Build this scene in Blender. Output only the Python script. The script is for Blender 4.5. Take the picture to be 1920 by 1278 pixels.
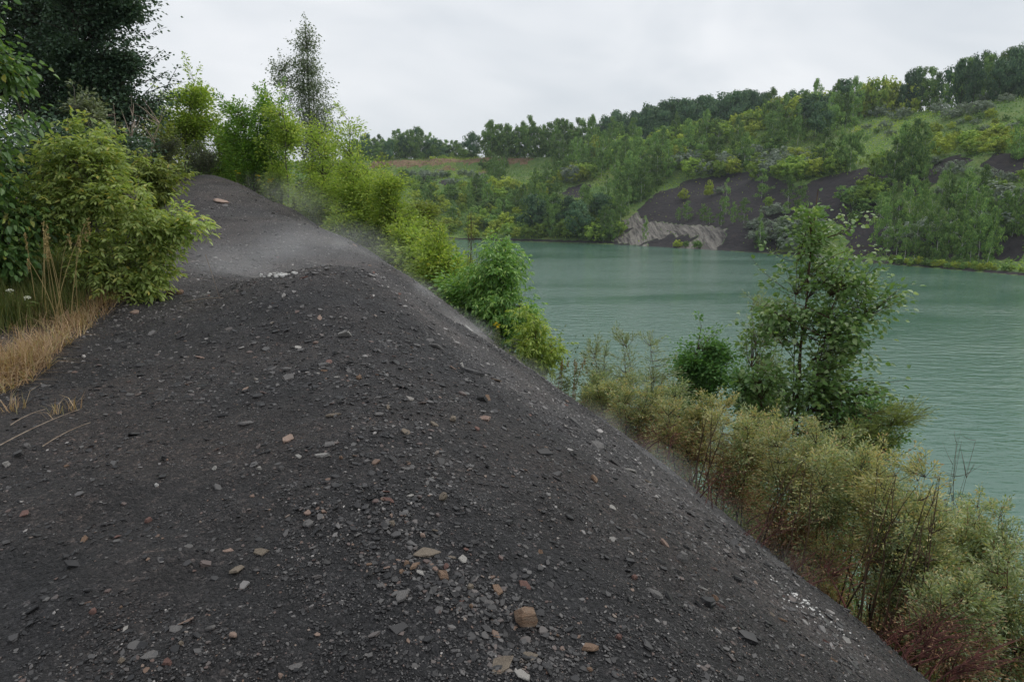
import bpy, math, random
import numpy as np
from mathutils import Vector
R = math.radians
scene = bpy.context.scene
for o in list(bpy.data.objects):
    bpy.data.objects.remove(o)

# ------------------------------------------------------------------ camera
EYE = (0.0, 0.0, 15.0)            # water level is z = 0
PITCH = R(11.0)
FPX = 1333.0                      # focal length in pixels of the 1920 wide photograph
cam_d = bpy.data.cameras.new('camera')
cam_d.sensor_width = 36.0
cam_d.lens = FPX / 1920.0 * 36.0
cam_d.clip_start = 0.1
cam_d.clip_end = 6000.0
cam = bpy.data.objects.new('camera', cam_d)
scene.collection.objects.link(cam)
cam.location = EYE
cam.rotation_euler = (R(90) - PITCH, 0, 0)
scene.camera = cam

# ------------------------------------------------------------------ sky, sun, exposure
SUN_EL, SUN_AZ = R(50), R(62)    # azimuth from +Y towards +X
world = bpy.data.worlds.new('World')
scene.world = world
world.use_nodes = True
wn, wl = world.node_tree.nodes, world.node_tree.links
wn.clear()
w_out = wn.new('ShaderNodeOutputWorld')
w_bg = wn.new('ShaderNodeBackground')
w_sky = wn.new('ShaderNodeTexSky')
w_sky.sky_type = 'NISHITA'
w_sky.sun_disc = False
w_sky.sun_elevation = SUN_EL
w_sky.sun_rotation = SUN_AZ
w_sky.dust_density = 4.0
w_sky.air_density = 1.0
w_tc = wn.new('ShaderNodeTexCoord')
w_map = wn.new('ShaderNodeMapping')
w_map.inputs['Scale'].default_value = (1.6, 1.6, 3.6)
w_n1 = wn.new('ShaderNodeTexNoise')
w_n1.inputs['Scale'].default_value = 1.5
w_n1.inputs['Detail'].default_value = 4.0
w_n1.inputs['Roughness'].default_value = 0.55
w_n1.inputs['Distortion'].default_value = 0.4
w_r = wn.new('ShaderNodeValToRGB')
w_r.color_ramp.elements[0].position = 0.30
w_r.color_ramp.elements[0].color = (6.3, 6.75, 7.25, 1)
w_r.color_ramp.elements[1].position = 0.68
w_r.color_ramp.elements[1].color = (8.9, 9.05, 9.3, 1)
w_mix = wn.new('ShaderNodeMixRGB')
w_mix.inputs['Fac'].default_value = 0.93      # an almost closed cloud deck under the clear sky
wl.new(w_tc.outputs['Generated'], w_map.inputs['Vector'])
wl.new(w_map.outputs['Vector'], w_n1.inputs['Vector'])
wl.new(w_n1.outputs['Fac'], w_r.inputs['Fac'])
wl.new(w_sky.outputs['Color'], w_mix.inputs['Color1'])
wl.new(w_r.outputs['Color'], w_mix.inputs['Color2'])
wl.new(w_mix.outputs['Color'], w_bg.inputs['Color'])
w_bg.inputs['Strength'].default_value = 0.1
wl.new(w_bg.outputs['Background'], w_out.inputs['Surface'])

sun_d = bpy.data.lights.new('sun', 'SUN')
sun_d.energy = 1.5
sun_d.angle = R(55)
sun_d.color = (1.0, 0.97, 0.92)
sun = bpy.data.objects.new('sun', sun_d)
scene.collection.objects.link(sun)
sd = Vector((math.sin(SUN_AZ) * math.cos(SUN_EL), math.cos(SUN_AZ) * math.cos(SUN_EL), math.sin(SUN_EL)))
sun.rotation_euler = sd.to_track_quat('Z', 'Y').to_euler()

vs = scene.view_settings
vs.view_transform = 'Standard'
vs.look = 'None'
vs.gamma = 1.0
vs.use_curve_mapping = False
vs.exposure = 0.14
cy = scene.cycles
cy.use_denoising = True
cy.max_bounces = 10
cy.diffuse_bounces = 6
cy.glossy_bounces = 2
cy.transmission_bounces = 6
cy.transparent_max_bounces = 8
cy.volume_bounces = 1
cy.volume_max_steps = 128

# ------------------------------------------------------------------ geometry helpers
cp, sp = math.cos(PITCH), math.sin(PITCH)
def ray(u, v):
    dx = (np.asarray(u, float) - 960.0) / FPX
    dy = (639.0 - np.asarray(v, float)) / FPX
    return np.stack([dx, cp + dy * sp, -sp + dy * cp], -1)
def at(u, v, t):
    """world point seen at photo pixel (u, v), t metres along the lens axis"""
    return np.array(EYE) + ray(u, v) * t
def project(p):
    p = np.asarray(p, float) - np.array(EYE)
    d = p[..., 1] * cp - p[..., 2] * sp
    up = p[..., 1] * sp + p[..., 2] * cp
    return 960 + FPX * p[..., 0] / d, 639 - FPX * up / d, d

def _hash(ix, iy, seed):
    h = (ix.astype(np.int64) * 374761393 + iy.astype(np.int64) * 668265263 + seed * 1442695041) & 0xFFFFFFFF
    h = ((h ^ (h >> 13)) * 1274126177) & 0xFFFFFFFF
    return ((h ^ (h >> 16)) & 0xFFFF) / 65535.0
def vnoise(x, y, seed=0):
    ix, iy = np.floor(x), np.floor(y)
    fx, fy = x - ix, y - iy
    fx, fy = fx * fx * (3 - 2 * fx), fy * fy * (3 - 2 * fy)
    a, b = _hash(ix, iy, seed), _hash(ix + 1, iy, seed)
    c, d = _hash(ix, iy + 1, seed), _hash(ix + 1, iy + 1, seed)
    return (a + (b - a) * fx) * (1 - fy) + (c + (d - c) * fx) * fy - 0.5
def fbm(x, y, scale, octs=3, seed=0):
    s, a, f = 0, 1.0, 1.0 / scale
    for k in range(octs):
        s = s + a * vnoise(x * f + 17.3 * k, y * f - 9.1 * k, seed + k)
        a *= 0.5; f *= 2.03
    return s

# ---- the near spoil ridge: thin-plate surface through surveyed points
_px = [ # photo u, v, depth along the lens axis
 (0,1278,2.5),(480,1278,2.42),(960,1278,2.42),(1350,1278,2.75),(1560,1278,3.4),(1690,1278,4.2),
 (0,1000,3.5),(480,1000,3.35),(850,1000,3.3),(1150,1000,3.9),(1390,1000,6.0),
 (0,820,4.6),(350,820,4.5),(700,820,4.3),(950,820,4.9),(1170,820,8.5),
 (0,720,6.0),(150,660,6.8),(450,660,6.5),(700,660,6.2),(850,660,7.5),(948,660,11.5),
 (640,512,8.5),(545,519,8.9),(735,534,8.7),(600,560,7.6),(800,590,8.6),
 (640,497,14.2),(740,503,15),(400,550,9.2),(470,530,9.2),(300,600,8.2),(450,500,12.5),
 (550,430,17),(640,450,17.5),(450,400,19.5),(360,430,17),(300,450,15.5),
 (400,328,25),(350,342,24),(450,347,24.5),
 (100,620,7.5),(150,520,9.0),(230,500,10.5),(0,560,8.0)]
_sil = [(460,352,25),(560,400,22.5),(700,472,19),(800,545,16.5),(900,625,13.5),(1000,700,11.3),(1100,775,9.6),
        (1200,840,8.2),(1300,920,7.0),(1400,1010,6.0),(1500,1090,5.1),(1600,1190,4.55),(1690,1278,4.2)]
_pts = [at(*p) for p in _px]
_nr = np.array([.91, .415])
for p in _sil:
    q = at(*p)
    _pts.append(q)
    for off, drop in ((1.2, .98), (3.0, 2.6), (7, 6.1), (13, 10.9), (22, 15.6), (30, 17.5)):
        _pts.append(np.array([q[0] + _nr[0] * off, q[1] + _nr[1] * off, q[2] - drop]))
_pts += [np.array(p, float) for p in [
 (-2.5,10.6,13.46),(-4.0,10.6,13.88),(-1.9,11.2,13.2),(-13,32,15.2),(-6,34,12.2),(0,38,7),(6,42,1),(12,46,-4),(-14,45,12.5),(-5,50,6),(4,56,-2),
 (-24,62,9),(-12,62,2),(-4,70,-4),(-9,9,14.2),(-12,15,14.5),(-14,24,15.3),(-18,34,15.5),(-25,20,14.6),(-25,45,15),(-40,40,15),(-45,70,14),(-30,85,6),(-20,90,-3),
 (-30,0,13.2),(-8,2,13.2),(-20,-15,13),(-60,20,14.5),(-60,90,14.5),(-60,-20,13),
 (0,0,13.35),(0.8,0.6,13.25),(-2,0,13.3),(2.8,1.0,12.3),(6,-1,10.2),(14,-4,5),(24,-6,-3),(1,-8,13.1),(6,-10,11),(20,-16,2),(30,-18,-4),(-4,-14,13),(36,20,-6),(40,60,-8),(20,90,-8)]]
_pts = np.array(_pts)
# drop survey points that crowd each other
_keep = []
for i, p in enumerate(_pts):
    if all(np.hypot(*(p[:2] - _pts[j][:2])) > 0.35 for j in _keep):
        _keep.append(i)
_pts = _pts[_keep]
_S = 20.0
def _tps(r2):
    return 0.5 * r2 * np.log(r2 + 1e-12)
_P = _pts[:, :2] / _S
_n = len(_P)
_A = np.zeros((_n + 3, _n + 3))
_A[:_n, :_n] = _tps(((_P[:, None] - _P[None]) ** 2).sum(-1)) + np.eye(_n) * 2e-4
_A[:_n, _n] = 1; _A[_n, :_n] = 1
_A[:_n, _n + 1:] = _P; _A[_n + 1:, :_n] = _P.T
_w = np.linalg.solve(_A, np.concatenate([_pts[:, 2], [0, 0, 0]]))
def near_h(x, y, detail=True):
    x, y = np.asarray(x, float), np.asarray(y, float)
    sh = x.shape
    xf, yf = x.ravel(), y.ravel()
    cx, cyy = np.clip(xf, -60, 40), np.clip(yf, -20, 90)
    out = np.empty(len(xf))
    for a in range(0, len(xf), 20000):
        q = np.stack([cx[a:a + 20000], cyy[a:a + 20000]], -1) / _S
        r2 = ((q[:, None] - _P[None]) ** 2).sum(-1)
        out[a:a + 20000] = _tps(r2) @ _w[:_n] + _w[_n] + q @ _w[_n + 1:]
    out = out - 0.25 * np.maximum(0, yf - 70) * (xf > -250)
    out = np.maximum(out, -4.0)
    if detail:
        nearw = np.exp(-(np.hypot(xf, yf) / 45.0) ** 2)
        out = out + nearw * (0.05 * fbm(xf, yf, 0.9, 4, 3) + 0.16 * fbm(xf, yf, 3.1, 2, 8))
    return out.reshape(sh)

# ---- the far bank: distance inland from a surveyed shoreline
_shore = np.array([(-420, 380), (-150, 330), (-20, 295), (37, 263), (62, 234), (83, 207), (93, 176), (108, 146), (150, 70), (230, -80), (330, -300)], float)
_sx = np.array([-60, -20, 0, 4, 9, 14, 22, 32, 45, 58, 72, 88, 105, 122, 128, 134, 150, 200, 400])
_prof = np.array([
 [-6,-4,0,1.0,2,3,5,8,13,16,20,24,28,32,35,40,41,42,44],     # far left
 [-6,-4,0,1.0,2,3,5,8,13,16,20,24,28,32,35,40,41,42,44],
 [-6,-4,0,1.2,2,3,6,9,14,17,21,26,30,33.5,35,40.5,42,44,46],
 [-6,-4,0,1.5,3.5,5,8,12,17,21,26,32,39,46,48,50,53,55,58],
 [-6,-4,0,0.9,4.2,6.5,9,14.5,22,26,30,36,43,48,50,51,54,57,60],
 [-6,-4,0,0.8,3.2,6.0,9,15,23,29,33,39,46,51,52,53,55,57,60],
 [-6,-4,0,0.7,1.3,2.6,7,13,21,28,34,42,50,53,54,55,57,58,60],
 [-6,-4,0,0.7,1.2,2.0,6,12,20,28,34,42,50,54,55,56,58,60,62],
 [-6,-4,0,0.7,1.2,2.0,6,12,20,28,34,42,50,54,55,56,58,60,62],
 [-6,-4,0,0.7,1.2,2.0,6,12,20,28,34,42,50,54,55,56,58,60,62],
 [-6,-4,0,0.7,1.2,2.0,6,12,20,28,34,42,50,54,55,56,58,60,62]], float)
def shore_sd(x, y):
    x, y = np.asarray(x, float), np.asarray(y, float)
    best = np.full(x.shape, 1e9); s = np.zeros(x.shape); par = np.zeros(x.shape)
    for i in range(len(_shore) - 1):
        a, b = _shore[i], _shore[i + 1]
        d = b - a
        t = np.clip(((x - a[0]) * d[0] + (y - a[1]) * d[1]) / (d @ d), 0, 1)
        qx, qy = x - a[0] - t * d[0], y - a[1] - t * d[1]
        r = np.hypot(qx, qy)
        side = np.where(d[0] * qy - d[1] * qx > 0, 1.0, -1.0)
        m = r < best
        best = np.where(m, r, best); s = np.where(m, side * r, s); par = np.where(m, i + t, par)
    return s, par
def far_h(x, y, detail=True):
    x, y = np.asarray(x, float), np.asarray(y, float)
    s, par = shore_sd(x, y)
    s2 = s + (4.0 * fbm(x, y, 26, 2, 21) + 1.2 * fbm(x, y, 6, 2, 5)) * np.clip(s / 8.0, 0.12, 1) if detail else s
    i = np.clip(np.floor(par).astype(int), 0, len(_shore) - 2)
    f = par - i
    f = f * f * (3 - 2 * f)
    tab = np.stack([np.interp(s2, _sx, row) for row in _prof])
    ii = np.expand_dims(i, 0)
    z = np.take_along_axis(tab, ii, 0)[0] * (1 - f) + np.take_along_axis(tab, ii + 1, 0)[0] * f
    if detail:
        z = z + np.clip(s / 20.0, 0, 1) * (1.6 * fbm(x, y, 14, 3, 31))
    return z
def H(x, y):
    return np.maximum(near_h(x, y), far_h(x, y))
def _march(hf, u, v, ts):
    u, v = np.atleast_1d(np.asarray(u, float)), np.atleast_1d(np.asarray(v, float))
    d = ray(u, v)
    p = np.array(EYE) + d[:, None, :] * ts[None, :, None]
    below = p[..., 2] <= hf(p[..., 0], p[..., 1])
    k = np.where(below.any(1), below.argmax(1), len(ts) - 1)
    lo, hi = ts[np.maximum(k - 1, 0)], ts[k]
    for _ in range(12):
        m = 0.5 * (lo + hi)
        q = np.array(EYE) + d * m[:, None]
        b = q[:, 2] <= hf(q[:, 0], q[:, 1])
        hi = np.where(b, m, hi); lo = np.where(b, lo, m)
    q = np.array(EYE) + d * hi[:, None]
    return q, hi, below.any(1)
def hit_near(u, v):
    return _march(near_h, u, v, np.geomspace(1.5, 40, 140))
def hit_far(u, v):
    return _march(far_h, u, v, np.linspace(110, 620, 256))

# ------------------------------------------------------------------ materials
def new_mat(name):
    m = bpy.data.materials.new(name)
    m.use_nodes = True
    nt = m.node_tree
    nt.nodes.clear()
    return m, nt.nodes, nt.links
def ramp(N, stops):
    r = N.new('ShaderNodeValToRGB')
    e = r.color_ramp.elements
    while len(e) < len(stops):
        e.new(0.5)
    for k, (p, c) in enumerate(stops):
        e[k].position = p
        e[k].color = (*c, 1)
    return r
def noise(N, L, vec, scale, detail=3.0, rough=0.55, dist=0.0):
    n = N.new('ShaderNodeTexNoise')
    n.inputs['Scale'].default_value = scale
    n.inputs['Detail'].default_value = detail
    n.inputs['Roughness'].default_value = rough
    n.inputs['Distortion'].default_value = dist
    if vec is not None:
        L.new(vec, n.inputs['Vector'])
    return n
def mathn(N, L, op, a, b=None, clamp=False):
    n = N.new('ShaderNodeMath')
    n.operation = op
    n.use_clamp = clamp
    for k, x in enumerate((a, b)):
        if x is None: continue
        if isinstance(x, (int, float)): n.inputs[k].default_value = x
        else: L.new(x, n.inputs[k])
    return n.outputs[0]
def mixc(N, L, fac, a, b, blend='MIX'):
    n = N.new('ShaderNodeMixRGB')
    n.blend_type = blend
    for k, x in zip(('Fac', 'Color1', 'Color2'), (fac, a, b)):
        if isinstance(x, (int, float)): n.inputs[k].default_value = x
        elif isinstance(x, tuple): n.inputs[k].default_value = (*x, 1)
        else: L.new(x, n.inputs[k])
    return n.outputs[0]

def leaf_mat(name, stops, trans=0.3, gloss=0.25, rough=0.5, vary=0.25):
    m, N, L = new_mat(name)
    geo = N.new('ShaderNodeNewGeometry')
    oi = N.new('ShaderNodeObjectInfo')
    r = ramp(N, stops)
    L.new(geo.outputs['Random Per Island'], r.inputs['Fac'])
    k = mathn(N, L, 'MULTIPLY_ADD', oi.outputs['Random'], vary)
    k.node.inputs[2].default_value = 1 - vary / 2
    hsv = N.new('ShaderNodeHueSaturation')
    L.new(r.outputs['Color'], hsv.inputs['Color'])
    L.new(k, hsv.inputs['Value'])
    pb = N.new('ShaderNodeBsdfPrincipled')
    L.new(hsv.outputs['Color'], pb.inputs['Base Color'])
    pb.inputs['Roughness'].default_value = rough
    pb.inputs['Specular IOR Level'].default_value = gloss
    tr = N.new('ShaderNodeBsdfTranslucent')
    tc = mixc(N, L, 1.0, hsv.outputs['Color'], (1.25, 1.3, 0.6), 'MULTIPLY')
    L.new(tc, tr.inputs['Color'])
    mx = N.new('ShaderNodeMixShader')
    mx.inputs[0].default_value = trans
    L.new(pb.outputs[0], mx.inputs[1]); L.new(tr.outputs[0], mx.inputs[2])
    out = N.new('ShaderNodeOutputMaterial')
    L.new(mx.outputs[0], out.inputs['Surface'])
    return m
def bark_mat(name, a, b, scale=18.0, stretch=0.25, pos=(0.42, 0.6)):
    m, N, L = new_mat(name)
    tc = N.new('ShaderNodeTexCoord')
    mp = N.new('ShaderNodeMapping')
    mp.inputs['Scale'].default_value = (1, 1, stretch)
    L.new(tc.outputs['Object'], mp.inputs['Vector'])
    n = noise(N, L, mp.outputs['Vector'], scale, 4, 0.6)
    r = ramp(N, [(pos[0], a), (pos[1], b)])
    L.new(n.outputs['Fac'], r.inputs['Fac'])
    bp = N.new('ShaderNodeBump')
    bp.inputs['Strength'].default_value = 0.5
    bp.inputs['Distance'].default_value = 0.01
    L.new(n.outputs['Fac'], bp.inputs['Height'])
    pb = N.new('ShaderNodeBsdfPrincipled')
    pb.inputs['Roughness'].default_value = 0.8
    pb.inputs['Specular IOR Level'].default_value = 0.2
    L.new(r.outputs['Color'], pb.inputs['Base Color'])
    L.new(bp.outputs['Normal'], pb.inputs['Normal'])
    out = N.new('ShaderNodeOutputMaterial')
    L.new(pb.outputs[0], out.inputs['Surface'])
    return m

def g(h):    # sRGB hex -> linear
    c = [int(h[i:i + 2], 16) / 255 for i in (0, 2, 4)]
    return tuple(x / 12.92 if x <= 0.04045 else ((x + 0.055) / 1.055) ** 2.4 for x in c)

M = {}
M['boxelder'] = leaf_mat('boxelder_leaf', [(0, (.22, .30, .10)), (.45, (.33, .42, .14)), (.8, (.42, .50, .19)), (.97, (.50, .48, .15)), (1, (.50, .40, .09))], .42, .28, .45)
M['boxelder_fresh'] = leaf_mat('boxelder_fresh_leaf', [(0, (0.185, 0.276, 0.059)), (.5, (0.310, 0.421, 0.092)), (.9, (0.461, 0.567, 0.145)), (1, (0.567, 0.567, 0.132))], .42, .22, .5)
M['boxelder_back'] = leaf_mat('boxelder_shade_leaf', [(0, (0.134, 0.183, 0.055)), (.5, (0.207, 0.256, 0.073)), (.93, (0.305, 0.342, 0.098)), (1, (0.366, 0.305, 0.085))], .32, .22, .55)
M['dark_leaf'] = leaf_mat('dark_poplar_leaf', [(0, (0.049, 0.090, 0.058)), (.6, (0.081, 0.142, 0.087)), (1, (0.131, 0.203, 0.123))], .2, .35, .45)
M['cherry_leaf'] = leaf_mat('glossy_birch_leaf', [(0, (.075, .155, .05)), (.6, (.125, .225, .07)), (.94, (.19, .30, .095)), (1, (.36, .33, .07))], .34, .45, .38)
M['silver_leaf'] = leaf_mat('silver_shrub_leaf', [(0, (0.105, 0.133, 0.070)), (.6, (0.175, 0.210, 0.119)), (1, (0.308, 0.343, 0.210))], .2, .3, .5)
M['bright_leaf'] = leaf_mat('bright_shrub_leaf', [(0, (0.104, 0.213, 0.044)), (.6, (0.183, 0.329, 0.063)), (1, (0.305, 0.451, 0.091))], .38, .3, .45)
M['aspen_leaf'] = leaf_mat('aspen_leaf', [(0, (0.115, 0.155, 0.098)), (.6, (0.178, 0.230, 0.144)), (1, (0.276, 0.322, 0.213))], .25, .45, .42)
M['ash_leaf'] = leaf_mat('ash_leaf', [(0, (0.122, 0.256, 0.067)), (.55, (0.201, 0.378, 0.098)), (.9, (0.329, 0.500, 0.134)), (1, (0.439, 0.561, 0.159))], .38, .45, .4)
M['poplar_leaf'] = leaf_mat('poplar_leaf', [(0, (0.115, 0.213, 0.069)), (.6, (0.184, 0.305, 0.098)), (.88, (0.287, 0.402, 0.155)), (1, (0.437, 0.529, 0.299))], .34, .6, .32)
M['willow_leaf'] = leaf_mat('willow_leaf', [(0, (.19, .235, .13)), (.6, (.27, .32, .17)), (1, (.38, .41, .24))], .34, .3, .5)
M['olive_leaf'] = leaf_mat('olive_willow_leaf', [(0, (0.161, 0.207, 0.069)), (.6, (0.253, 0.305, 0.098)), (1, (0.356, 0.391, 0.138))], .34, .3, .5)
M['green_leaf'] = leaf_mat('green_birch_leaf', [(0, (.08, .19, .06)), (.6, (.13, .27, .08)), (1, (.20, .35, .11))], .34, .4, .4)
M['buckthorn_green'] = leaf_mat('buckthorn_green_leaf', [(0, (.16, .215, .105)), (.5, (.28, .355, .185)), (.85, (.43, .48, .28)), (1, (.54, .50, .22))], .32, .35, .48)
M['buckthorn_yellow'] = leaf_mat('buckthorn_yellow_leaf', [(0, (.25, .26, .115)), (.45, (.42, .41, .185)), (.8, (.56, .52, .26)), (1, (.50, .33, .14))], .3, .3, .5)
M['dead_leaf'] = leaf_mat('dead_brown_leaf', [(0, (.17, .09, .055)), (.5, (.31, .175, .10)), (1, (.44, .29, .17))], .25, .15, .6)
M['wormwood'] = leaf_mat('wormwood_leaf', [(0, (.075, .095, .065)), (.6, (.115, .135, .095)), (1, (.17, .185, .13))], .2, .2, .6)
M['weed'] = leaf_mat('weed_leaf', [(0, (.07, .10, .028)), (.6, (.12, .155, .045)), (1, (.19, .21, .07))], .3, .2, .55)
M['green_grass'] = leaf_mat('green_grass_blade', [(0, (.06, .09, .025)), (.6, (.11, .14, .04)), (1, (.20, .19, .07))], .3, .2, .55)
M['dry_grass'] = leaf_mat('dry_grass_blade', [(0, (.26, .165, .105)), (.5, (.42, .29, .185)), (.85, (.52, .39, .26)), (1, (.28, .30, .13))], .3, .15, .6)
M['stalk'] = leaf_mat('dry_stalk', [(0, (.25, .19, .08)), (1, (.36, .28, .13))], .1, .15, .6)
M['yellow_flower'] = leaf_mat('yellow_petal', [(0, (.60, .44, .02)), (1, (.72, .55, .05))], .3, .2, .5)
M['white_flower'] = leaf_mat('white_petal', [(0, (.70, .70, .66)), (1, (.8, .8, .78))], .3, .2, .5)
M['pink_flower'] = leaf_mat('pink_petal', [(0, (.42, .25, .50)), (1, (.5, .32, .56))], .3, .2, .5)
M['far_birch'] = leaf_mat('far_birch_foliage', [(0, (.075, .155, .048)), (.6, (.14, .24, .070)), (1, (.25, .345, .10))], .28, .1, .7, .8)
M['far_dark'] = leaf_mat('far_dark_foliage', [(0, (0.042, 0.094, 0.052)), (.6, (0.078, 0.143, 0.072)), (1, (0.130, 0.208, 0.098))], .2, .1, .7, .6)
M['far_bush'] = leaf_mat('far_bush_foliage', [(0, (.15, .25, .050)), (.6, (.24, .35, .068)), (1, (.35, .45, .09))], .32, .1, .7, .6)
M['far_yellow'] = leaf_mat('far_yellow_foliage', [(0, (0.213, 0.291, 0.045)), (.6, (0.325, 0.392, 0.062)), (1, (0.448, 0.493, 0.090))], .3, .1, .7, .5)
M['far_grey'] = leaf_mat('far_grey_foliage', [(0, (0.132, 0.171, 0.132)), (.6, (0.202, 0.248, 0.194)), (1, (0.310, 0.349, 0.279))], .2, .1, .7, .3)
M['bark_dark'] = bark_mat('dark_bark', (.035, .028, .022), (.075, .062, .05))
M['bark_grey'] = bark_mat('grey_green_bark', (.10, .095, .075), (.20, .19, .16))
M['bark_brown'] = bark_mat('brown_bark', (.055, .035, .022), (.12, .08, .05))
M['bark_birch'] = bark_mat('white_birch_bark', (.06, .055, .05), (.62, .61, .58), 7.0, 1.6, (.34, .42))
M['bark_red'] = bark_mat('red_brown_twig_bark', (.06, .024, .020), (.135, .052, .043))
M['bark_bare'] = bark_mat('bleached_dead_wood', (.20, .15, .11), (.33, .27, .21))

def stone_mat(name, stops, rough=0.75):
    m, N, L = new_mat(name)
    oi = N.new('ShaderNodeObjectInfo')
    tc = N.new('ShaderNodeTexCoord')
    mp = N.new('ShaderNodeMapping')
    mp.inputs['Scale'].default_value = (1, 1, 4)
    L.new(tc.outputs['Object'], mp.inputs['Vector'])
    off = N.new('ShaderNodeVectorMath'); off.operation = 'ADD'
    L.new(mp.outputs['Vector'], off.inputs[0])
    L.new(oi.outputs['Random'], off.inputs[1])
    n = noise(N, L, off.outputs[0], 3.2, 6, 0.65, 0.5)
    f = mathn(N, L, 'MULTIPLY_ADD', n.outputs['Fac'], 1.15)
    sh = mathn(N, L, 'SUBTRACT', oi.outputs['Random'], 0.62)
    f2 = mathn(N, L, 'MULTIPLY_ADD', sh, 0.55)
    L.new(f, f2.node.inputs[2])
    r = ramp(N, stops)
    L.new(f2, r.inputs['Fac'])
    n2 = noise(N, L, tc.outputs['Object'], 14, 5, 0.65)
    bp = N.new('ShaderNodeBump')
    bp.inputs['Strength'].default_value = 0.7
    bp.inputs['Distance'].default_value = 0.06
    L.new(n2.outputs['Fac'], bp.inputs['Height'])
    pb = N.new('ShaderNodeBsdfPrincipled')
    pb.inputs['Roughness'].default_value = rough
    pb.inputs['Specular IOR Level'].default_value = 0.3
    L.new(r.outputs['Color'], pb.inputs['Base Color'])
    L.new(bp.outputs['Normal'], pb.inputs['Normal'])
    out = N.new('ShaderNodeOutputMaterial')
    L.new(pb.outputs[0], out.inputs['Surface'])
    return m
M['st_grey'] = stone_mat('grey_shale', [(.2, (.040, .039, .041)), (.55, (.085, .083, .085)), (.9, (.17, .162, .157))])
M['st_dark'] = stone_mat('dark_shale', [(.2, (.022, .022, .024)), (.55, (.05, .05, .053)), (.9, (.10, .097, .096))], .6)
M['st_pink'] = stone_mat('burnt_pink_shale', [(.2, (.13, .085, .075)), (.55, (.25, .165, .14)), (.9, (.36, .26, .21))])
M['st_orange'] = stone_mat('burnt_orange_shale', [(.2, (0.082, 0.045, 0.033)), (.5, (0.180, 0.102, 0.066)), (.85, (0.254, 0.168, 0.115))])
M['st_red'] = stone_mat('dull_red_shale', [(.2, (.06, .03, .03)), (.55, (.13, .06, .055)), (.9, (.21, .12, .10))])
M['st_tan'] = stone_mat('tan_sandstone', [(.2, (0.082, 0.066, 0.049)), (.55, (0.156, 0.127, 0.098)), (.9, (0.238, 0.197, 0.152))])
M['st_pale'] = stone_mat('pale_grey_stone', [(.2, (.17, .165, .16)), (.55, (.28, .27, .26)), (.9, (.42, .40, .37))])
M['st_ash'] = stone_mat('white_ash_crust', [(.2, (.20, .193, .186)), (.55, (.38, .37, .355)), (.9, (.55, .54, .52))])
M['st_ochre'] = stone_mat('ochre_brown_stone', [(.25, (.045, .025, .018)), (.45, (.14, .072, .04)), (.62, (.20, .115, .068)), (.85, (.27, .19, .135))])

def chip_mat(nm='gravel_chip', stops=None):
    m, N, L = new_mat(nm)
    oi = N.new('ShaderNodeObjectInfo')
    r = ramp(N, stops or [(0, (.007, .007, .0078)), (.45, (.0165, .0160, .0170)), (.70, (.038, .0365, .037)), (.88, (.092, .088, .085)), (.965, (.08, .05, .042)), (.985, (.15, .095, .065)), (1, (.18, .17, .155))])
    L.new(oi.outputs['Random'], r.inputs['Fac'])
    pb = N.new('ShaderNodeBsdfPrincipled')
    pb.inputs['Roughness'].default_value = 0.55
    pb.inputs['Specular IOR Level'].default_value = 0.45
    L.new(r.outputs['Color'], pb.inputs['Base Color'])
    out = N.new('ShaderNodeOutputMaterial')
    L.new(pb.outputs[0], out.inputs['Surface'])
    return m
M['chip'] = chip_mat()
M['chip_dusty'] = chip_mat('dusty_gravel_chip', [(0, (.045, .042, .042)), (.5, (.092, .087, .085)), (.8, (.16, .151, .146)), (1, (.30, .28, .265))])

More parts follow.
